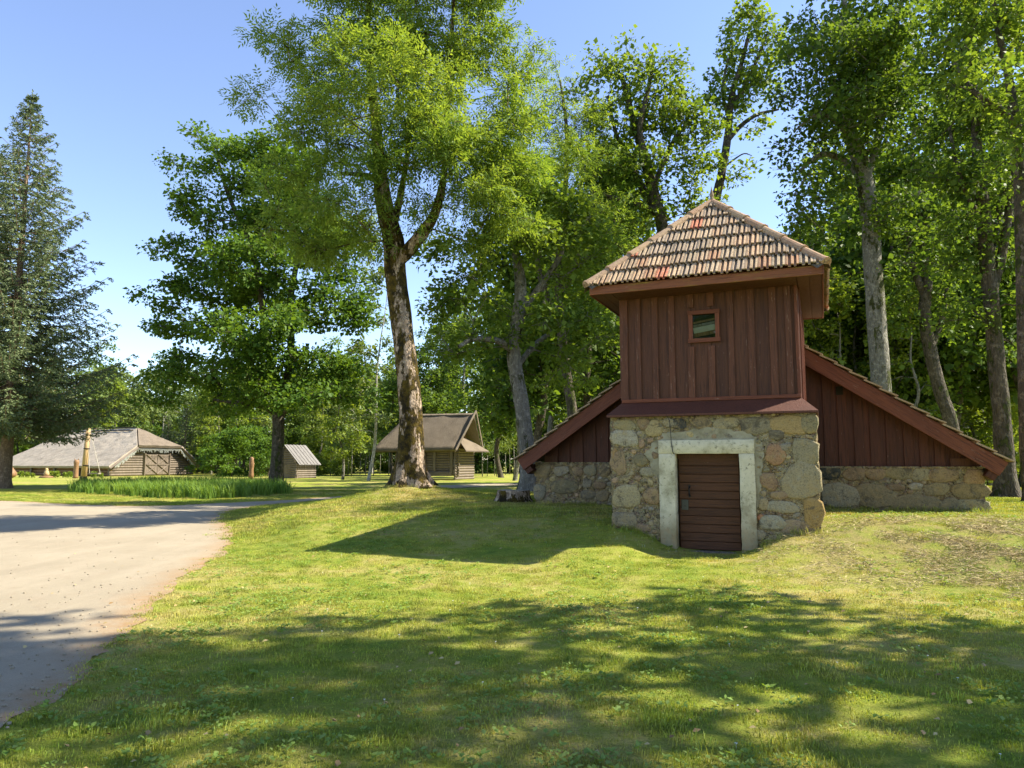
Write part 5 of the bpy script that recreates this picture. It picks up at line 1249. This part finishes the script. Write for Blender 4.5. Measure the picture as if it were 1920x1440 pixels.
# ------------------------------------------------------------------ thatched storehouse behind the ash
YH = 63.0; zh0 = hz(-6, YH)
kf = YH / FPX
hx0 = at(738, 895, YH).x; hx1 = at(855, 895, YH).x
hb_ = Vector((hx1, YH, zh0)); ang = math.atan2(-1.0, 9)      # front runs left, slightly away
store = empty('storehouse', hb_, 0, 'log storehouse with grey thatched roof and open porch behind the ash trunk', 'storehouse')
fdir = Vector((-1, .12, 0)).normalized(); sdir = Vector((.42, .907, 0)).normalized()
Lf = (hx1 - hx0) / abs(fdir.x); Ls = (at(886, 890, YH + 3).x - hx1) / sdir.x * .98
def HP(f_, s_, z): return fdir * f_ + sdir * s_ + Vector((0, 0, z))
zEv = at(780, 842, YH).z - zh0; zRd = at(880, 776, YH + 2).z - zh0
mb = MB(); log_wall(mb, HP(0, 0, 0), HP(Lf * .42, 0, 0), .35, zEv + .1, .11); log_wall(mb, HP(Lf * .42, 1.1, 0), HP(Lf, 1.1, 0), .35, zEv + .1, .11); mb.build('log_wall', M['barn_wood'], store)
mb = MB(); log_wall(mb, HP(0, 0, 0), HP(0, Ls, 0), .0, zEv + .1, .11); mb.build('log_wall', M['barn_wood'], store)
mb = MB(); log_wall(mb, HP(Lf, 1.1, 0), HP(Lf, Ls, 0), .3, zEv + .1, .11, n=6); mb.build('log_wall', M['barn_wood'], store)
MB().box(-.1, .1, -.1, .1, 0, zEv).build('post', M['barn_wood'], store, loc=HP(Lf * .68, .05, 0)); MB().box(-.1, .1, -.1, .1, 0, zEv).build('post', M['barn_wood'], store, loc=HP(Lf - .1, .05, 0))
MB().box(-.12, .12, -.12, .05, .35, zEv).build('door_post', M['barn_wood'], store, loc=HP(Lf * .34, -.15, 0))
MB().box(-.12, .12, -.12, .05, .35, zEv).build('door_post', M['barn_wood'], store, loc=HP(.35, -.15, 0))
beam('porch_beam', M['barn_wood'], store, HP(.3, -.25, .5), HP(Lf + .2, -.25, .5), .34, .3)
MB().add([HP(0, -.1, .38), HP(Lf, -.1, .38), HP(Lf, 1.3, .38), HP(0, 1.3, .38)], [(0, 1, 2, 3)]).build('porch_floor', M['barn_wood'], store)
rt = MB(); eo = 1.1; rg = Ls / 2
A = HP(Lf + 1.5, -eo, zEv - .15); B = HP(-.4, -eo, zEv - .05); Cc = HP(-.9, rg, zRd); Dd = HP(Lf - .3, rg, zRd - .05); E_ = HP(-.4, Ls + eo, zEv - .1); F_ = HP(Lf + 1.5, Ls + eo, zEv - .1)
sheet(rt, [A, B, Cc, Dd], -.25, None, 16, 10, .07); sheet(rt, [F_, E_, Cc, Dd], .25, None, 8, 6, .07)
sheet(rt, [A, F_, Dd, Dd + Vector((.02, 0, 0))], .2, None, 6, 8, .06)
rt.build('roof', M['thatch_grey'], store, smooth=True)
for a, b in ((B, Cc), (E_, Cc)):
    beam('barge_board', M['barn_wood'], store, a + Vector((.12, -.1, -.05)), b + Vector((.12, -.1, .2)), .2, .08)
gb = MB(); z = zEv + .1; k = 0
while z < zRd - .4:
    f_ = (z - zEv) / (zRd - zEv); s0 = rg * f_ * 1.0; s1 = Ls - s0; gb.tube([HP(.35, s0, z), HP(.35, s1, z)], [.11, .11], 6); z += .22
gb.build('gable_wall', M['brown_wood'], store)
pt = MB(); pt.add([HP(-1.2, -.7, zEv - .15), HP(-1.2, Ls + .8, zEv - .15), HP(.2, Ls * .78, zEv + 1.0), HP(.2, Ls * .22, zEv + 1.0)], [(0, 1, 2, 3)]); pt.add([HP(-1.2, -.7, zEv - .22), HP(-1.2, Ls + .8, zEv - .22), HP(.2, Ls * .78, zEv + .93), HP(.2, Ls * .22, zEv + .93)], [(3, 2, 1, 0)])
pt.build('pent_roof', M['thatch_grey'], store)
# ------------------------------------------------------------------ small shed
YS = 68.0; s0 = at(530, 893, YS); zs0 = hz(s0.x, YS)
shed = empty('shed', (s0.x, YS, zs0), 0, 'tiny grey log shed with steep board roof behind the maple trunk', 'shed')
a1 = at(555, 893, YS - .3).x - s0.x; a2 = at(588, 893, YS + 1.6).x - s0.x; k = YS / FPX
gx = Vector((a1, -.3, 0)); gy = Vector((a2 - a1, 2.2, 0)); ez = at(560, 871, YS).z - zs0; rz_ = at(533, 835, YS).z - zs0
mb = MB(); log_wall(mb, (-.7, .1, 0), tuple(gx), 0, ez + .1, .1, .1); mb.build('log_wall', M['barn_wood'], shed)
z = ez + .1; mb = MB()
while z < rz_ - .2:
    f_ = (z - ez) / (rz_ - ez); log_wall(mb, Vector((-.7, .1, 0)).lerp(Vector((.26, 0, 0)), f_), gx.lerp(Vector((.26, 0, 0)), f_), z, z + .2, .1, .0); z += .2
mb.build('gable_wall', M['barn_wood'], shed)
mb = MB(); log_wall(mb, gx, gx + gy, 0, ez + .1, .1, .12); mb.build('log_wall', M['barn_wood'], shed)
MB().box(.22, .78, -.22, -.14, .05, ez * .95).build('door', M['barn_wood'], shed)
MB().box(.80, .88, -.24, -.14, .0, ez * 1.0).build('door_post', M['barn_wood'], shed)
rdg0 = Vector((.15, -.35, rz_)); rdg1 = rdg0 + gy * 1.12 + Vector((.0, .3, 0)); ev0 = Vector((a1 + .35, -.55, ez - .05)); ev1 = ev0 + gy * 1.2; lv0 = Vector((-1.15, .0, ez - .05)); lv1 = lv0 + gy * 1.2
for i in range(13):
    for (u0, u1, v0, v1) in ((ev0, ev1, rdg0, rdg1), (lv0, lv1, rdg0, rdg1)):
        t0_, t1_ = i / 13 + .006, (i + 1) / 13 - .006; p = [u0.lerp(u1, t0_), u0.lerp(u1, t1_), v0.lerp(v1, t1_), v0.lerp(v1, t0_)]; up_ = Vector((0, 0, .05 + (.03 if i % 2 else 0)))
        MB().add(p + [q + up_ for q in p], [(4, 5, 6, 7), (0, 1, 5, 4), (1, 2, 6, 5), (2, 3, 7, 6), (3, 0, 4, 7), (3, 2, 1, 0)]).build('roof_board', M['dark_board'], shed)

# ------------------------------------------------------------------ carved wooden figures, swing, stump
def lathe(prof, n=12, wob=.03, seed=0):
    v = []; f = []
    for i, (r_, z) in enumerate(prof):
        for j in range(n):
            t_ = j * 6.2832 / n; rr_ = r_ * (1 + wob * mnoise.noise(Vector((math.cos(t_) * 2, math.sin(t_) * 2, z * 3 + seed)))); v.append((rr_ * math.cos(t_), rr_ * math.sin(t_), z))
    for i in range(len(prof) - 1):
        for j in range(n): f.append((i * n + j, i * n + (j + 1) % n, (i + 1) * n + (j + 1) % n, (i + 1) * n + j))
    f.append(tuple(range(n - 1, -1, -1))); f.append(tuple((len(prof) - 1) * n + j for j in range(n)))
    return v, f
def gp(px, Y): x = at(px, 890, Y).x; return Vector((x, Y, hz(x, Y)))
v, f = lathe([(0.21, 0.0), (0.45, 0.138), (0.57, 0.33), (0.51, 0.55), (0.3, 0.825), (0.168, 1.045), (0.096, 1.265), (0.072, 1.595), (0.03, 1.705)])
o = link('sculpture', mesh('sculpture', v, f, M['brown_wood'], True), None, gp(19, 70)); tag(o, 'carved wooden bottle-shaped sculpture near the barn wall at far left', 'sculpture')
r0 = empty('sculpture', gp(87, 71), 0, 'small carved seated animal on a round wooden base before the barn', 'sculpture'); r0.scale = (.55, .55, .55)
v, f = lathe([(1.1, 0), (1.15, .15), (.9, .3), (.4, .38)]); link('base', mesh('base', v, f, M['brown_wood'], True), r0)
v, f = lathe([(.38, .38), (.45, .7), (.36, 1.1), (.22, 1.3), (.27, 1.45), (.2, 1.62), (.05, 1.7)]); link('body', mesh('body', v, f, M['post_wood'], True), r0)
mb = MB(); mb.tube([(-.13, 0, 1.58), (-.17, 0, 1.78)], [.06, .02], 6); mb.tube([(.13, 0, 1.58), (.17, 0, 1.78)], [.06, .02], 6); mb.build('ear', M['post_wood'], r0)
r0 = empty('sculpture', gp(142, 69), 0, 'upright carved owl post left of the swing pole', 'sculpture'); r0.scale = (.6, .6, .6)
v, f = lathe([(.42, 0), (.38, .3), (.34, 1.2), (.36, 2.2), (.40, 2.5), (.34, 2.75), (.2, 2.85)]); link('body', mesh('body', v, f, M['brown_wood'], True), r0)
mb = MB(); mb.tube([(-.22, 0, 2.75), (-.33, 0, 3.05)], [.12, .02], 6); mb.tube([(.22, 0, 2.75), (.33, 0, 3.05)], [.12, .02], 6); mb.build('ear', M['brown_wood'], r0)
v, f = lathe([(0.213, 0.0), (0.227, 0.396), (0.178, 0.792), (0.213, 1.122), (0.241, 1.386), (0.17, 1.65), (0.199, 1.848), (0.071, 1.98)])
r0 = link('sculpture', mesh('sculpture', v, f, M['brown_wood'], True), None, gp(471, 66)); tag(r0, 'reddish carved wooden figure standing before the dark thicket', 'sculpture')
YW = 60.0; pw = gp(157, YW); zt = at(160, 803, YW).z - pw.z
sw = empty('swing', pw, 0, 'tall peeled-log swing post with ropes in front of the barn', 'swing')
mb = MB(); mb.tube([(0, 0, 0), (.08, 0, zt * .5), (.16, 0, zt)], [.24, .21, .18], 12); mb.build('post', M['post_wood'], sw, smooth=True)
mb = MB(); mb.tube([(-.02, 0, 0), (-.02, 0, .35)], [.30, .28], 12); mb.build('footing', M['bark_dark'], sw)
for z in (zt * .6, zt * .28):
    mb = MB(); mb.tube([(.1, 0, z), (.1, 0, z + .08)], [.24, .24], 12); mb.build('iron_band', M['iron'], sw)
MB().box(.5, 1.3, -.2, .2, .55, .63).build('seat', M['grey_wood'], sw)
for xx, yy in ((.55, -.15), (1.25, .15)):
    mb = MB(); mb.tube([(xx, yy, .6), (.2 + .3 * (xx - .9), 0, zt - .2)], [.018, .018], 5); mb.build('rope', M['rope'], sw)
# stump by the left end of the wall
ps = at(962, 930, 18.6); zst = hz(ps.x, 18.6)
prof = [(.56, -.15), (.50, 0), (.42, .14), (.40, .26), (.385, .30)]
n = 22; v = []
for r_, z in prof:
    for j in range(n):
        t_ = j * 6.2832 / n; v.append((r_ * 1.05 * math.cos(t_) * (1 + .13 * mnoise.noise(Vector((math.cos(t_) * 3, math.sin(t_) * 3, 1 + z)))), r_ * .9 * math.sin(t_) * (1 + .13 * mnoise.noise(Vector((math.cos(t_) * 3, math.sin(t_) * 3, 7 + z)))), z + .02 * mnoise.noise(Vector((t_ * 3, z, 0)))))
f = [(i * n + j, i * n + (j + 1) % n, (i + 1) * n + (j + 1) % n, (i + 1) * n + j) for i in range(len(prof) - 1) for j in range(n)]
rs = empty('tree_stump', (ps.x, 18.6, zst), 0, 'low mossy cut tree stump beside the left stone wall end', 'tree stump')
link('body', mesh('body', v, f, M['bark_ash'], True), rs)
tv_ = [tuple(Vector(q) + Vector((0, 0, .002))) for q in v[-n:]]; link('cut_face', mesh('cut_face', tv_, [tuple(range(n))], M['grey_wood']), rs)

# ------------------------------------------------------------------ iris bed, low plants
def strap_leaves(spots, hmin, hmax, g, per=14, w=.035, segs=4):
    Vs = []; Fs = []; b = 0
    for (x, y, z) in spots:
        for k in range(per):
            a = g.uniform(0, 6.283); h = g.uniform(hmin, hmax); lean = g.uniform(.05, .75) * h; cx = x + g.normal() * .09; cy = y + g.normal() * .09
            d = np.array([math.cos(a), math.sin(a), 0]); s = np.array([-d[1], d[0], 0]) if g.random() < .6 else d * .5 + np.array([-d[1], d[0], 0]) * .5
            for i in range(segs + 1):
                t_ = i / segs; p = np.array([cx, cy, z]) + d * lean * t_ ** 2.2 + np.array([0, 0, h * (t_ - .32 * (lean / h) * t_ ** 3)]); ww = w * (1 - t_ ** 2 * .96)
                Vs += [p - s * ww / 2, p + s * ww / 2]
            for i in range(segs): Fs.append((b + 2 * i, b + 2 * i + 1, b + 2 * i + 3, b + 2 * i + 2))
            b += 2 * (segs + 1)
    return np.array(Vs), np.array(Fs)
g = np.random.default_rng(77); spots = []
bedp = np.array([[p.x, p.y] for p in (ground_at(128, 923), ground_at(200, 929), ground_at(300, 934), ground_at(390, 936), ground_at(470, 932), ground_at(545, 926), ground_at(540, 918), ground_at(420, 914), ground_at(280, 913), ground_at(160, 916))])
while len(spots) < 620:
    x = g.uniform(bedp[:, 0].min(), bedp[:, 0].max()); y = g.uniform(bedp[:, 1].min(), bedp[:, 1].max())
    if in_poly(np.array([x]), np.array([y]), bedp)[0]: spots.append((x, y, hz(x, y)))
V, F = strap_leaves(spots, .45, .85, g, 16, .05)
o = tag(link('iris_bed', np_mesh('iris_bed', V, F, M['iris'])), 'bed of long green iris leaves beside the gravel drive', 'plants', None, 'stuff')
gP = ('leafy green garden plant against the barn wall', 'plants along the barn wall')
g = np.random.default_rng(5); cl = np.array([[0, 0, .3], [.25, 0, .45], [-.2, .1, .5], [0, 0, .75]]); V, F = make_leaves(cl, np.array([[0, 0, 1.]] * 4), 60, .33, .9, .2, 'leaf', g)
pl_me = np_mesh('garden_plant', V, F, M['leaf_bright'])
for i, px in enumerate((8, 40, 52, 62, 96, 106, 122, 131, 176, 190)):
    q = gp(px, 72 + random.uniform(-1, 1)); o = link('garden_plant', pl_me, None, q, (0, 0, i)); s = random.uniform(.45, .8); o.scale = (s, s, s); tag(o, gP[0], 'plant', gP[1])

# ------------------------------------------------------------------ grass, weeds, daisies (scattered)
def gn_scatter(name, pts, rot, scl, var, protos_, label, cat, seed=0):
    coll = bpy.data.collections.new(name + '_kinds')
    for i, me_ in enumerate(protos_):
        o = bpy.data.objects.new('%s_kind_%d' % (name, i), me_); coll.objects.link(o)
    me_ = bpy.data.meshes.new(name); me_.vertices.add(len(pts)); me_.vertices.foreach_set('co', pts.astype(np.float32).ravel())
    for nm, dat, typ in (('rot', rot, 'FLOAT'), ('scl', scl, 'FLOAT'), ('var', var, 'INT')):
        a = me_.attributes.new(nm, typ, 'POINT'); a.data.foreach_set('value', dat.astype(np.int32 if typ == 'INT' else np.float32))
    ob = link(name, me_); tag(ob, label, cat, None, 'stuff')
    ng = bpy.data.node_groups.new(name, 'GeometryNodeTree'); ng.interface.new_socket('Geometry', in_out='INPUT', socket_type='NodeSocketGeometry'); ng.interface.new_socket('Geometry', in_out='OUTPUT', socket_type='NodeSocketGeometry')
    N = ng.nodes; Lk = ng.links; gi_ = N.new('NodeGroupInput'); go = N.new('NodeGroupOutput'); io = N.new('GeometryNodeInstanceOnPoints'); ci = N.new('GeometryNodeCollectionInfo')
    ci.inputs[0].default_value = coll; ci.inputs['Separate Children'].default_value = True; ci.inputs['Reset Children'].default_value = True
    def attr(nm, typ): a = N.new('GeometryNodeInputNamedAttribute'); a.data_type = typ; a.inputs[0].default_value = nm; return [s for s in a.outputs if s.enabled][0]
    Lk.new(gi_.outputs[0], io.inputs['Points']); Lk.new(ci.outputs[0], io.inputs['Instance']); io.inputs['Pick Instance'].default_value = True
    Lk.new(attr('var', 'INT'), io.inputs['Instance Index']); cx = N.new('ShaderNodeCombineXYZ'); Lk.new(attr('rot', 'FLOAT'), cx.inputs[2]); Lk.new(cx.outputs[0], io.inputs['Rotation']); Lk.new(attr('scl', 'FLOAT'), io.inputs['Scale'])
    Lk.new(io.outputs[0], go.inputs[0]); md = ob.modifiers.new('scatter', 'NODES'); md.node_group = ng
    return ob
def tuft(n, rad, h0, h1, w, m, seed, lean=.6):
    g = np.random.default_rng(seed); a = g.uniform(0, 6.283, n); r_ = rad * np.sqrt(g.random(n)); bx = np.cos(a) * r_; by = np.sin(a) * r_; b0 = np.stack([bx, by, np.full(n, -.006)], 1)
    a2 = g.uniform(0, 6.283, n); d = np.stack([np.cos(a2), np.sin(a2), np.zeros(n)], 1); s = np.stack([-np.sin(a2 + .7), np.cos(a2 + .7), np.zeros(n)], 1); h = g.uniform(h0, h1, n)[:, None]; ln = g.uniform(.1, 1, n)[:, None] * lean * h
    m1 = b0 + d * ln * .35 + np.array([0, 0, 1]) * h * .6; tp = b0 + d * ln + np.array([0, 0, 1]) * h * (1 - .25 * ln / h)
    V = np.stack([b0 - s * w / 2, b0 + s * w / 2, m1 + s * w * .4, m1 - s * w * .4, tp], 1).reshape(-1, 3)
    k = np.arange(n)[:, None] * 5
    faces = [tuple(x) for x in (k + np.array([0, 1, 2, 3])).tolist()] + [tuple(x) for x in (k + np.array([3, 2, 4])).tolist()]
    me_ = bpy.data.meshes.new('tuft'); me_.from_pydata(V.tolist(), [], faces); me_.materials.append(m); me_.update(); return me_
tufts = [tuft(62, .12, .015, .040, .0055, M['blade'], 1), tuft(62, .12, .012, .032, .0055, M['blade'], 2), tuft(55, .12, .010, .026, .005, M['straw'], 3, 1.3), tuft(46, .11, .025, .060, .006, M['blade'], 4),
         tuft(90, .22, .02, .06, .010, M['blade'], 5), tuft(80, .22, .02, .05, .010, M['straw'], 6, 1.1)]
g = np.random.default_rng(9); X = []; Yy = []; Vv = []
for (y0, y1, dens, near_) in ((2.4, 9, 80, True), (9, 15, 44, True), (15, 24, 26, False), (24, 42, 11, False)):
    n = int(dens * ((y1 - y0) * (y1 + y0) * .78 + 4 * (y1 - y0))); yy = g.uniform(y0, y1, n * 2); xx = g.uniform(-1, 1, n * 2) * (.78 * y1 + 2); m_ = abs(xx) < .78 * yy + 2; xx = xx[m_][:n]; yy = yy[m_][:n]
    wv, dv = to_b(xx, yy)
    nz = np.array([mnoise.noise(Vector((a * .8, b * .8, 2))) + .5 * mnoise.noise(Vector((a * 3, b * 3, 5))) for a, b in zip(xx, yy)])
    dz = np.exp(-((wv - 2.8) / 3.4) ** 4) * np.exp(-((dv - 12.7) / 2.1) ** 4)
    r_ = g.random(len(xx)); v_ = np.where(r_ < .45, 0, 1); v_ = np.where((nz + r_ * .8 > .95) | (r_ < dz * .75), 2, v_); v_ = np.where((nz < -.25) & (r_ < .4) & (dz < .3), 3, v_)
    if not near_: v_ = np.where((v_ == 2), 5, 4)
    X.append(xx); Yy.append(yy); Vv.append(v_)
X = np.concatenate(X); Yy = np.concatenate(Yy); Vv = np.concatenate(Vv)
dd = poly_dist(X, Yy, DR); ins = in_poly(X, Yy, DR)
wv, dv = to_b(X, Yy)
bld = ((wv > BW0 + .05) & (wv < BW1 - .05) & (dv > D1 + .03)) | ((wv > -6.45) & (wv < 2.85) & (dv > DW + .03) & (dv < DW + 6.6))
keep = (~ins | ((dd < .45) & (g.random(len(X)) < .75 * np.exp(-dd / .14)))) & ~bld & ~((np.hypot(X - ASH[0], Yy - ASH[1]) < .45)) 
X = X[keep]; Yy = Yy[keep]; Vv = Vv[keep]
P3 = np.stack([X, Yy, height(X, Yy)], 1)
gn_scatter('grass', P3, g.uniform(0, 6.28, len(X)), g.uniform(.7, 1.25, len(X)), Vv, tufts, 'short mown grass blades over the lawn', 'grass')
print('tufts', len(X))
# unmown fringe along the foot of the walls
fr = []
for (a, b, D_) in ((-3.6, -2.75, D1 - .06), (-1.0, -.02, D1 - .06), (-.0, 2.95, DW - .10), (-6.5, -3.6, DW - .10)):
    for i in range(int((b - a) * 26)):
        w = g.uniform(a, b); d_2 = D_ - abs(g.normal()) * .09; x, y = from_b(w, d_2); fr.append((x, y, hz(x, y)))
for i in range(70):
    a = g.uniform(0, 6.28); r_ = .5 + abs(g.normal()) * .12; x, y = ASH[0] + math.cos(a) * r_, ASH[1] + math.sin(a) * r_; fr.append((x, y, hz(x, y)))
fr = np.array(fr); ft = [tuft(16, .06, .05, .15, .006, M['blade'], 21, .8), tuft(12, .06, .05, .2, .006, M['straw'], 22, .7)]
gn_scatter('wall_grass', fr, g.uniform(0, 6.28, len(fr)), g.uniform(.6, 1.1, len(fr)), (g.random(len(fr)) < .2).astype(int), ft, 'longer uncut grass along the foot of the stone walls', 'grass')
# broad-leaved weeds
def rosette(n, r0, m, seed):
    g = np.random.default_rng(seed); a = g.uniform(0, 6.28, n); C = np.stack([np.cos(a) * .01, np.sin(a) * .01, g.uniform(.01, .03, n)], 1); C[:, :2] += g.normal(size=(n, 2)) * r0 * .7
    D = unit(np.stack([np.cos(a), np.sin(a), g.uniform(.1, .6, n)], 1)); V, F = leaf_quads(C, D, unit(g.normal(size=(n, 3)) * .3 + np.array([0, 0, 1.])), g.uniform(.6, 1.2, n) * r0, g.uniform(.45, .7, n) * r0); return np_mesh('weed', V, F, m)
ws = [rosette(8, .034, M['weed'], 1), rosette(12, .022, M['weed'], 2), rosette(6, .05, M['weed'], 3)]
n = 7500; yy = 3 + g.random(n * 3) ** 1.4 * 13; xx = g.uniform(-1, 1, n * 3) * (.75 * yy + 1.5)
nz = np.array([mnoise.noise(Vector((a * .55, b * .55, 12))) + .6 * mnoise.noise(Vector((a * 1.9, b * 1.9, 15))) for a, b in zip(xx, yy)])
lf = np.clip((2.5 - xx) / 5, 0, 1)
m_ = (nz + lf * .3 + g.normal(size=len(nz)) * .25 > .36) & ~in_poly(xx, yy, DR); wv, dv = to_b(xx, yy); m_ &= ~((wv > BW0 - .1) & (wv < BW1 + .1) & (dv > D1 - .1)) & ~((wv > -6.5) & (wv < 3) & (dv > DW - .1))
xx = xx[m_][:n]; yy = yy[m_][:n]; P3 = np.stack([xx, yy, height(xx, yy) + .005], 1)
gn_scatter('weeds', P3, g.uniform(0, 6.28, len(xx)), g.uniform(.6, 1.3, len(xx)), g.integers(0, 3, len(xx)), ws, 'low broad-leaved clover and plantain in the near lawn', 'weeds')
n = 420; yy = 3 + g.random(n) * 10; xx = g.uniform(-1, 1, n) * (.72 * yy + 1); m_ = ~in_poly(xx, yy, DR) | (g.random(n) < .3); xx = xx[m_]; yy = yy[m_]; P3 = np.stack([xx, yy, np.maximum(height(xx, yy), 0) + .02], 1)
lm_ = NT('dead_leaf'); lm = lm_.done(lm_.bsdf(lm_.ramp(lm_.rnd(), [(0, (.20, .11, .04)), (1, (.48, .38, .16))]), .7))
fl_ = []
for q_ in range(3):
    gg = np.random.default_rng(60 + q_); V, F = leaf_quads(np.zeros((2, 3)), unit(np.array([[1, .2, .25], [.8, .5, .1]])), unit(np.array([[.1, -.3, 1], [.3, .2, 1.]])), np.array([.045, .03]), np.array([.028, .016])); fl_.append(np_mesh('dead_leaf', V, F, lm))
gn_scatter('fallen_leaves', P3, g.uniform(0, 6.28, len(xx)), g.uniform(.6, 1.4, len(xx)), g.integers(0, 3, len(xx)), fl_, 'dry fallen leaves scattered over the near lawn', 'leaves')
# daisies
dm = MB()
for k in range(7): a = k * .9; dm.add([(0, 0, .05), (.013 * math.cos(a - .35), .013 * math.sin(a - .35), .052), (.014 * math.cos(a + .35), .014 * math.sin(a + .35), .052)], [(0, 1, 2)])
dm.tube([(0, 0, 0), (0, 0, .05)], [.001, .001], 3)
dme = mesh('daisy', dm.v, dm.f, M['petal']); spots = []
def daisies(n, w0, w1, d0, d1):
    for i in range(n):
        w = g.uniform(w0, w1); d = g.uniform(d0, d1); x, y = from_b(w, d); spots.append((x, y, hz(x, y)))
daisies(45, 0, 2.8, 16.2, 16.75); daisies(130, -7.5, -3.3, 13.0, 16.8); daisies(25, -3.4, -2.3, 12.2, 13.0); daisies(60, -8, 4, 7.5, 13); daisies(25, -6, 3, 3.5, 7.5); daisies(30, 2.9, 6, 15, 17.5)
spots = np.array([s for s in spots if not in_poly(np.array([s[0]]), np.array([s[1]]), DR)[0]])
gn_scatter('daisies', spots, g.uniform(0, 6.28, len(spots)), g.uniform(.45, .8, len(spots)), np.zeros(len(spots)), [dme], 'tiny white daisies dotted in the shaded grass', 'flowers')
# cut hay lying on the bank right of the door
n = 30000; w = g.normal(2.3, 1.6, n); d = g.normal(12.2, 1.15, n); x, y = from_b(w, d)
nz = np.array([mnoise.noise(Vector((a * 1.6, b * 1.6, 31))) for a, b in zip(x, y)]); m_ = (nz > -.08) & ~((w < BW1 + .05) & (d > D1 - .1)) & (d < DW - .15) & (w > -1.0) & (d > 10.2); x = x[m_]; y = y[m_]
a = g.uniform(0, 6.28, len(x)); Dv = unit(np.stack([np.cos(a), np.sin(a), g.normal(size=len(x)) * .25], 1)); C = np.stack([x, y, height(x, y) + g.uniform(.015, .055, len(x))], 1)
Lh = g.uniform(.05, .16, len(x)); V, F = leaf_quads(C, Dv, unit(g.normal(size=(len(x), 3)) + np.array([0, 0, 1.])), Lh, np.full(len(x), .006))
t = NT('hay'); hm_ = t.done(t.bsdf(t.ramp(t.island(), [(0, (.26, .19, .09)), (1, (.52, .42, .22))]), .8))
tag(link('hay', np_mesh('hay', V, F, hm_)), 'dry mown hay scattered over the bank right of the door', 'hay', None, 'stuff')
# small litter on the drive: bits of bark and stones
n = 420; pts = []
for i in range(n):
    px, py = g.uniform(-40, 430), 950 + g.random() ** .8 * 420; q = ground_at(px, py)
    if in_poly(np.array([q.x]), np.array([q.y]), DR)[0]: pts.append((q.x, q.y, .008))
pts = np.array(pts); v, f = stone_mesh(.5, .4, .3, np.random.default_rng(1), 6, 0, .1); pm = mesh('pebble', [(x, z, -y) for x, y, z in v], f, M['gravel'])
gn_scatter('pebbles', pts, g.uniform(0, 6.28, len(pts)), g.uniform(.010, .035, len(pts)), np.zeros(len(pts)), [pm], 'loose pebbles on the sandy drive', 'pebbles')
print('tree tris', TREE_TRIS[0])
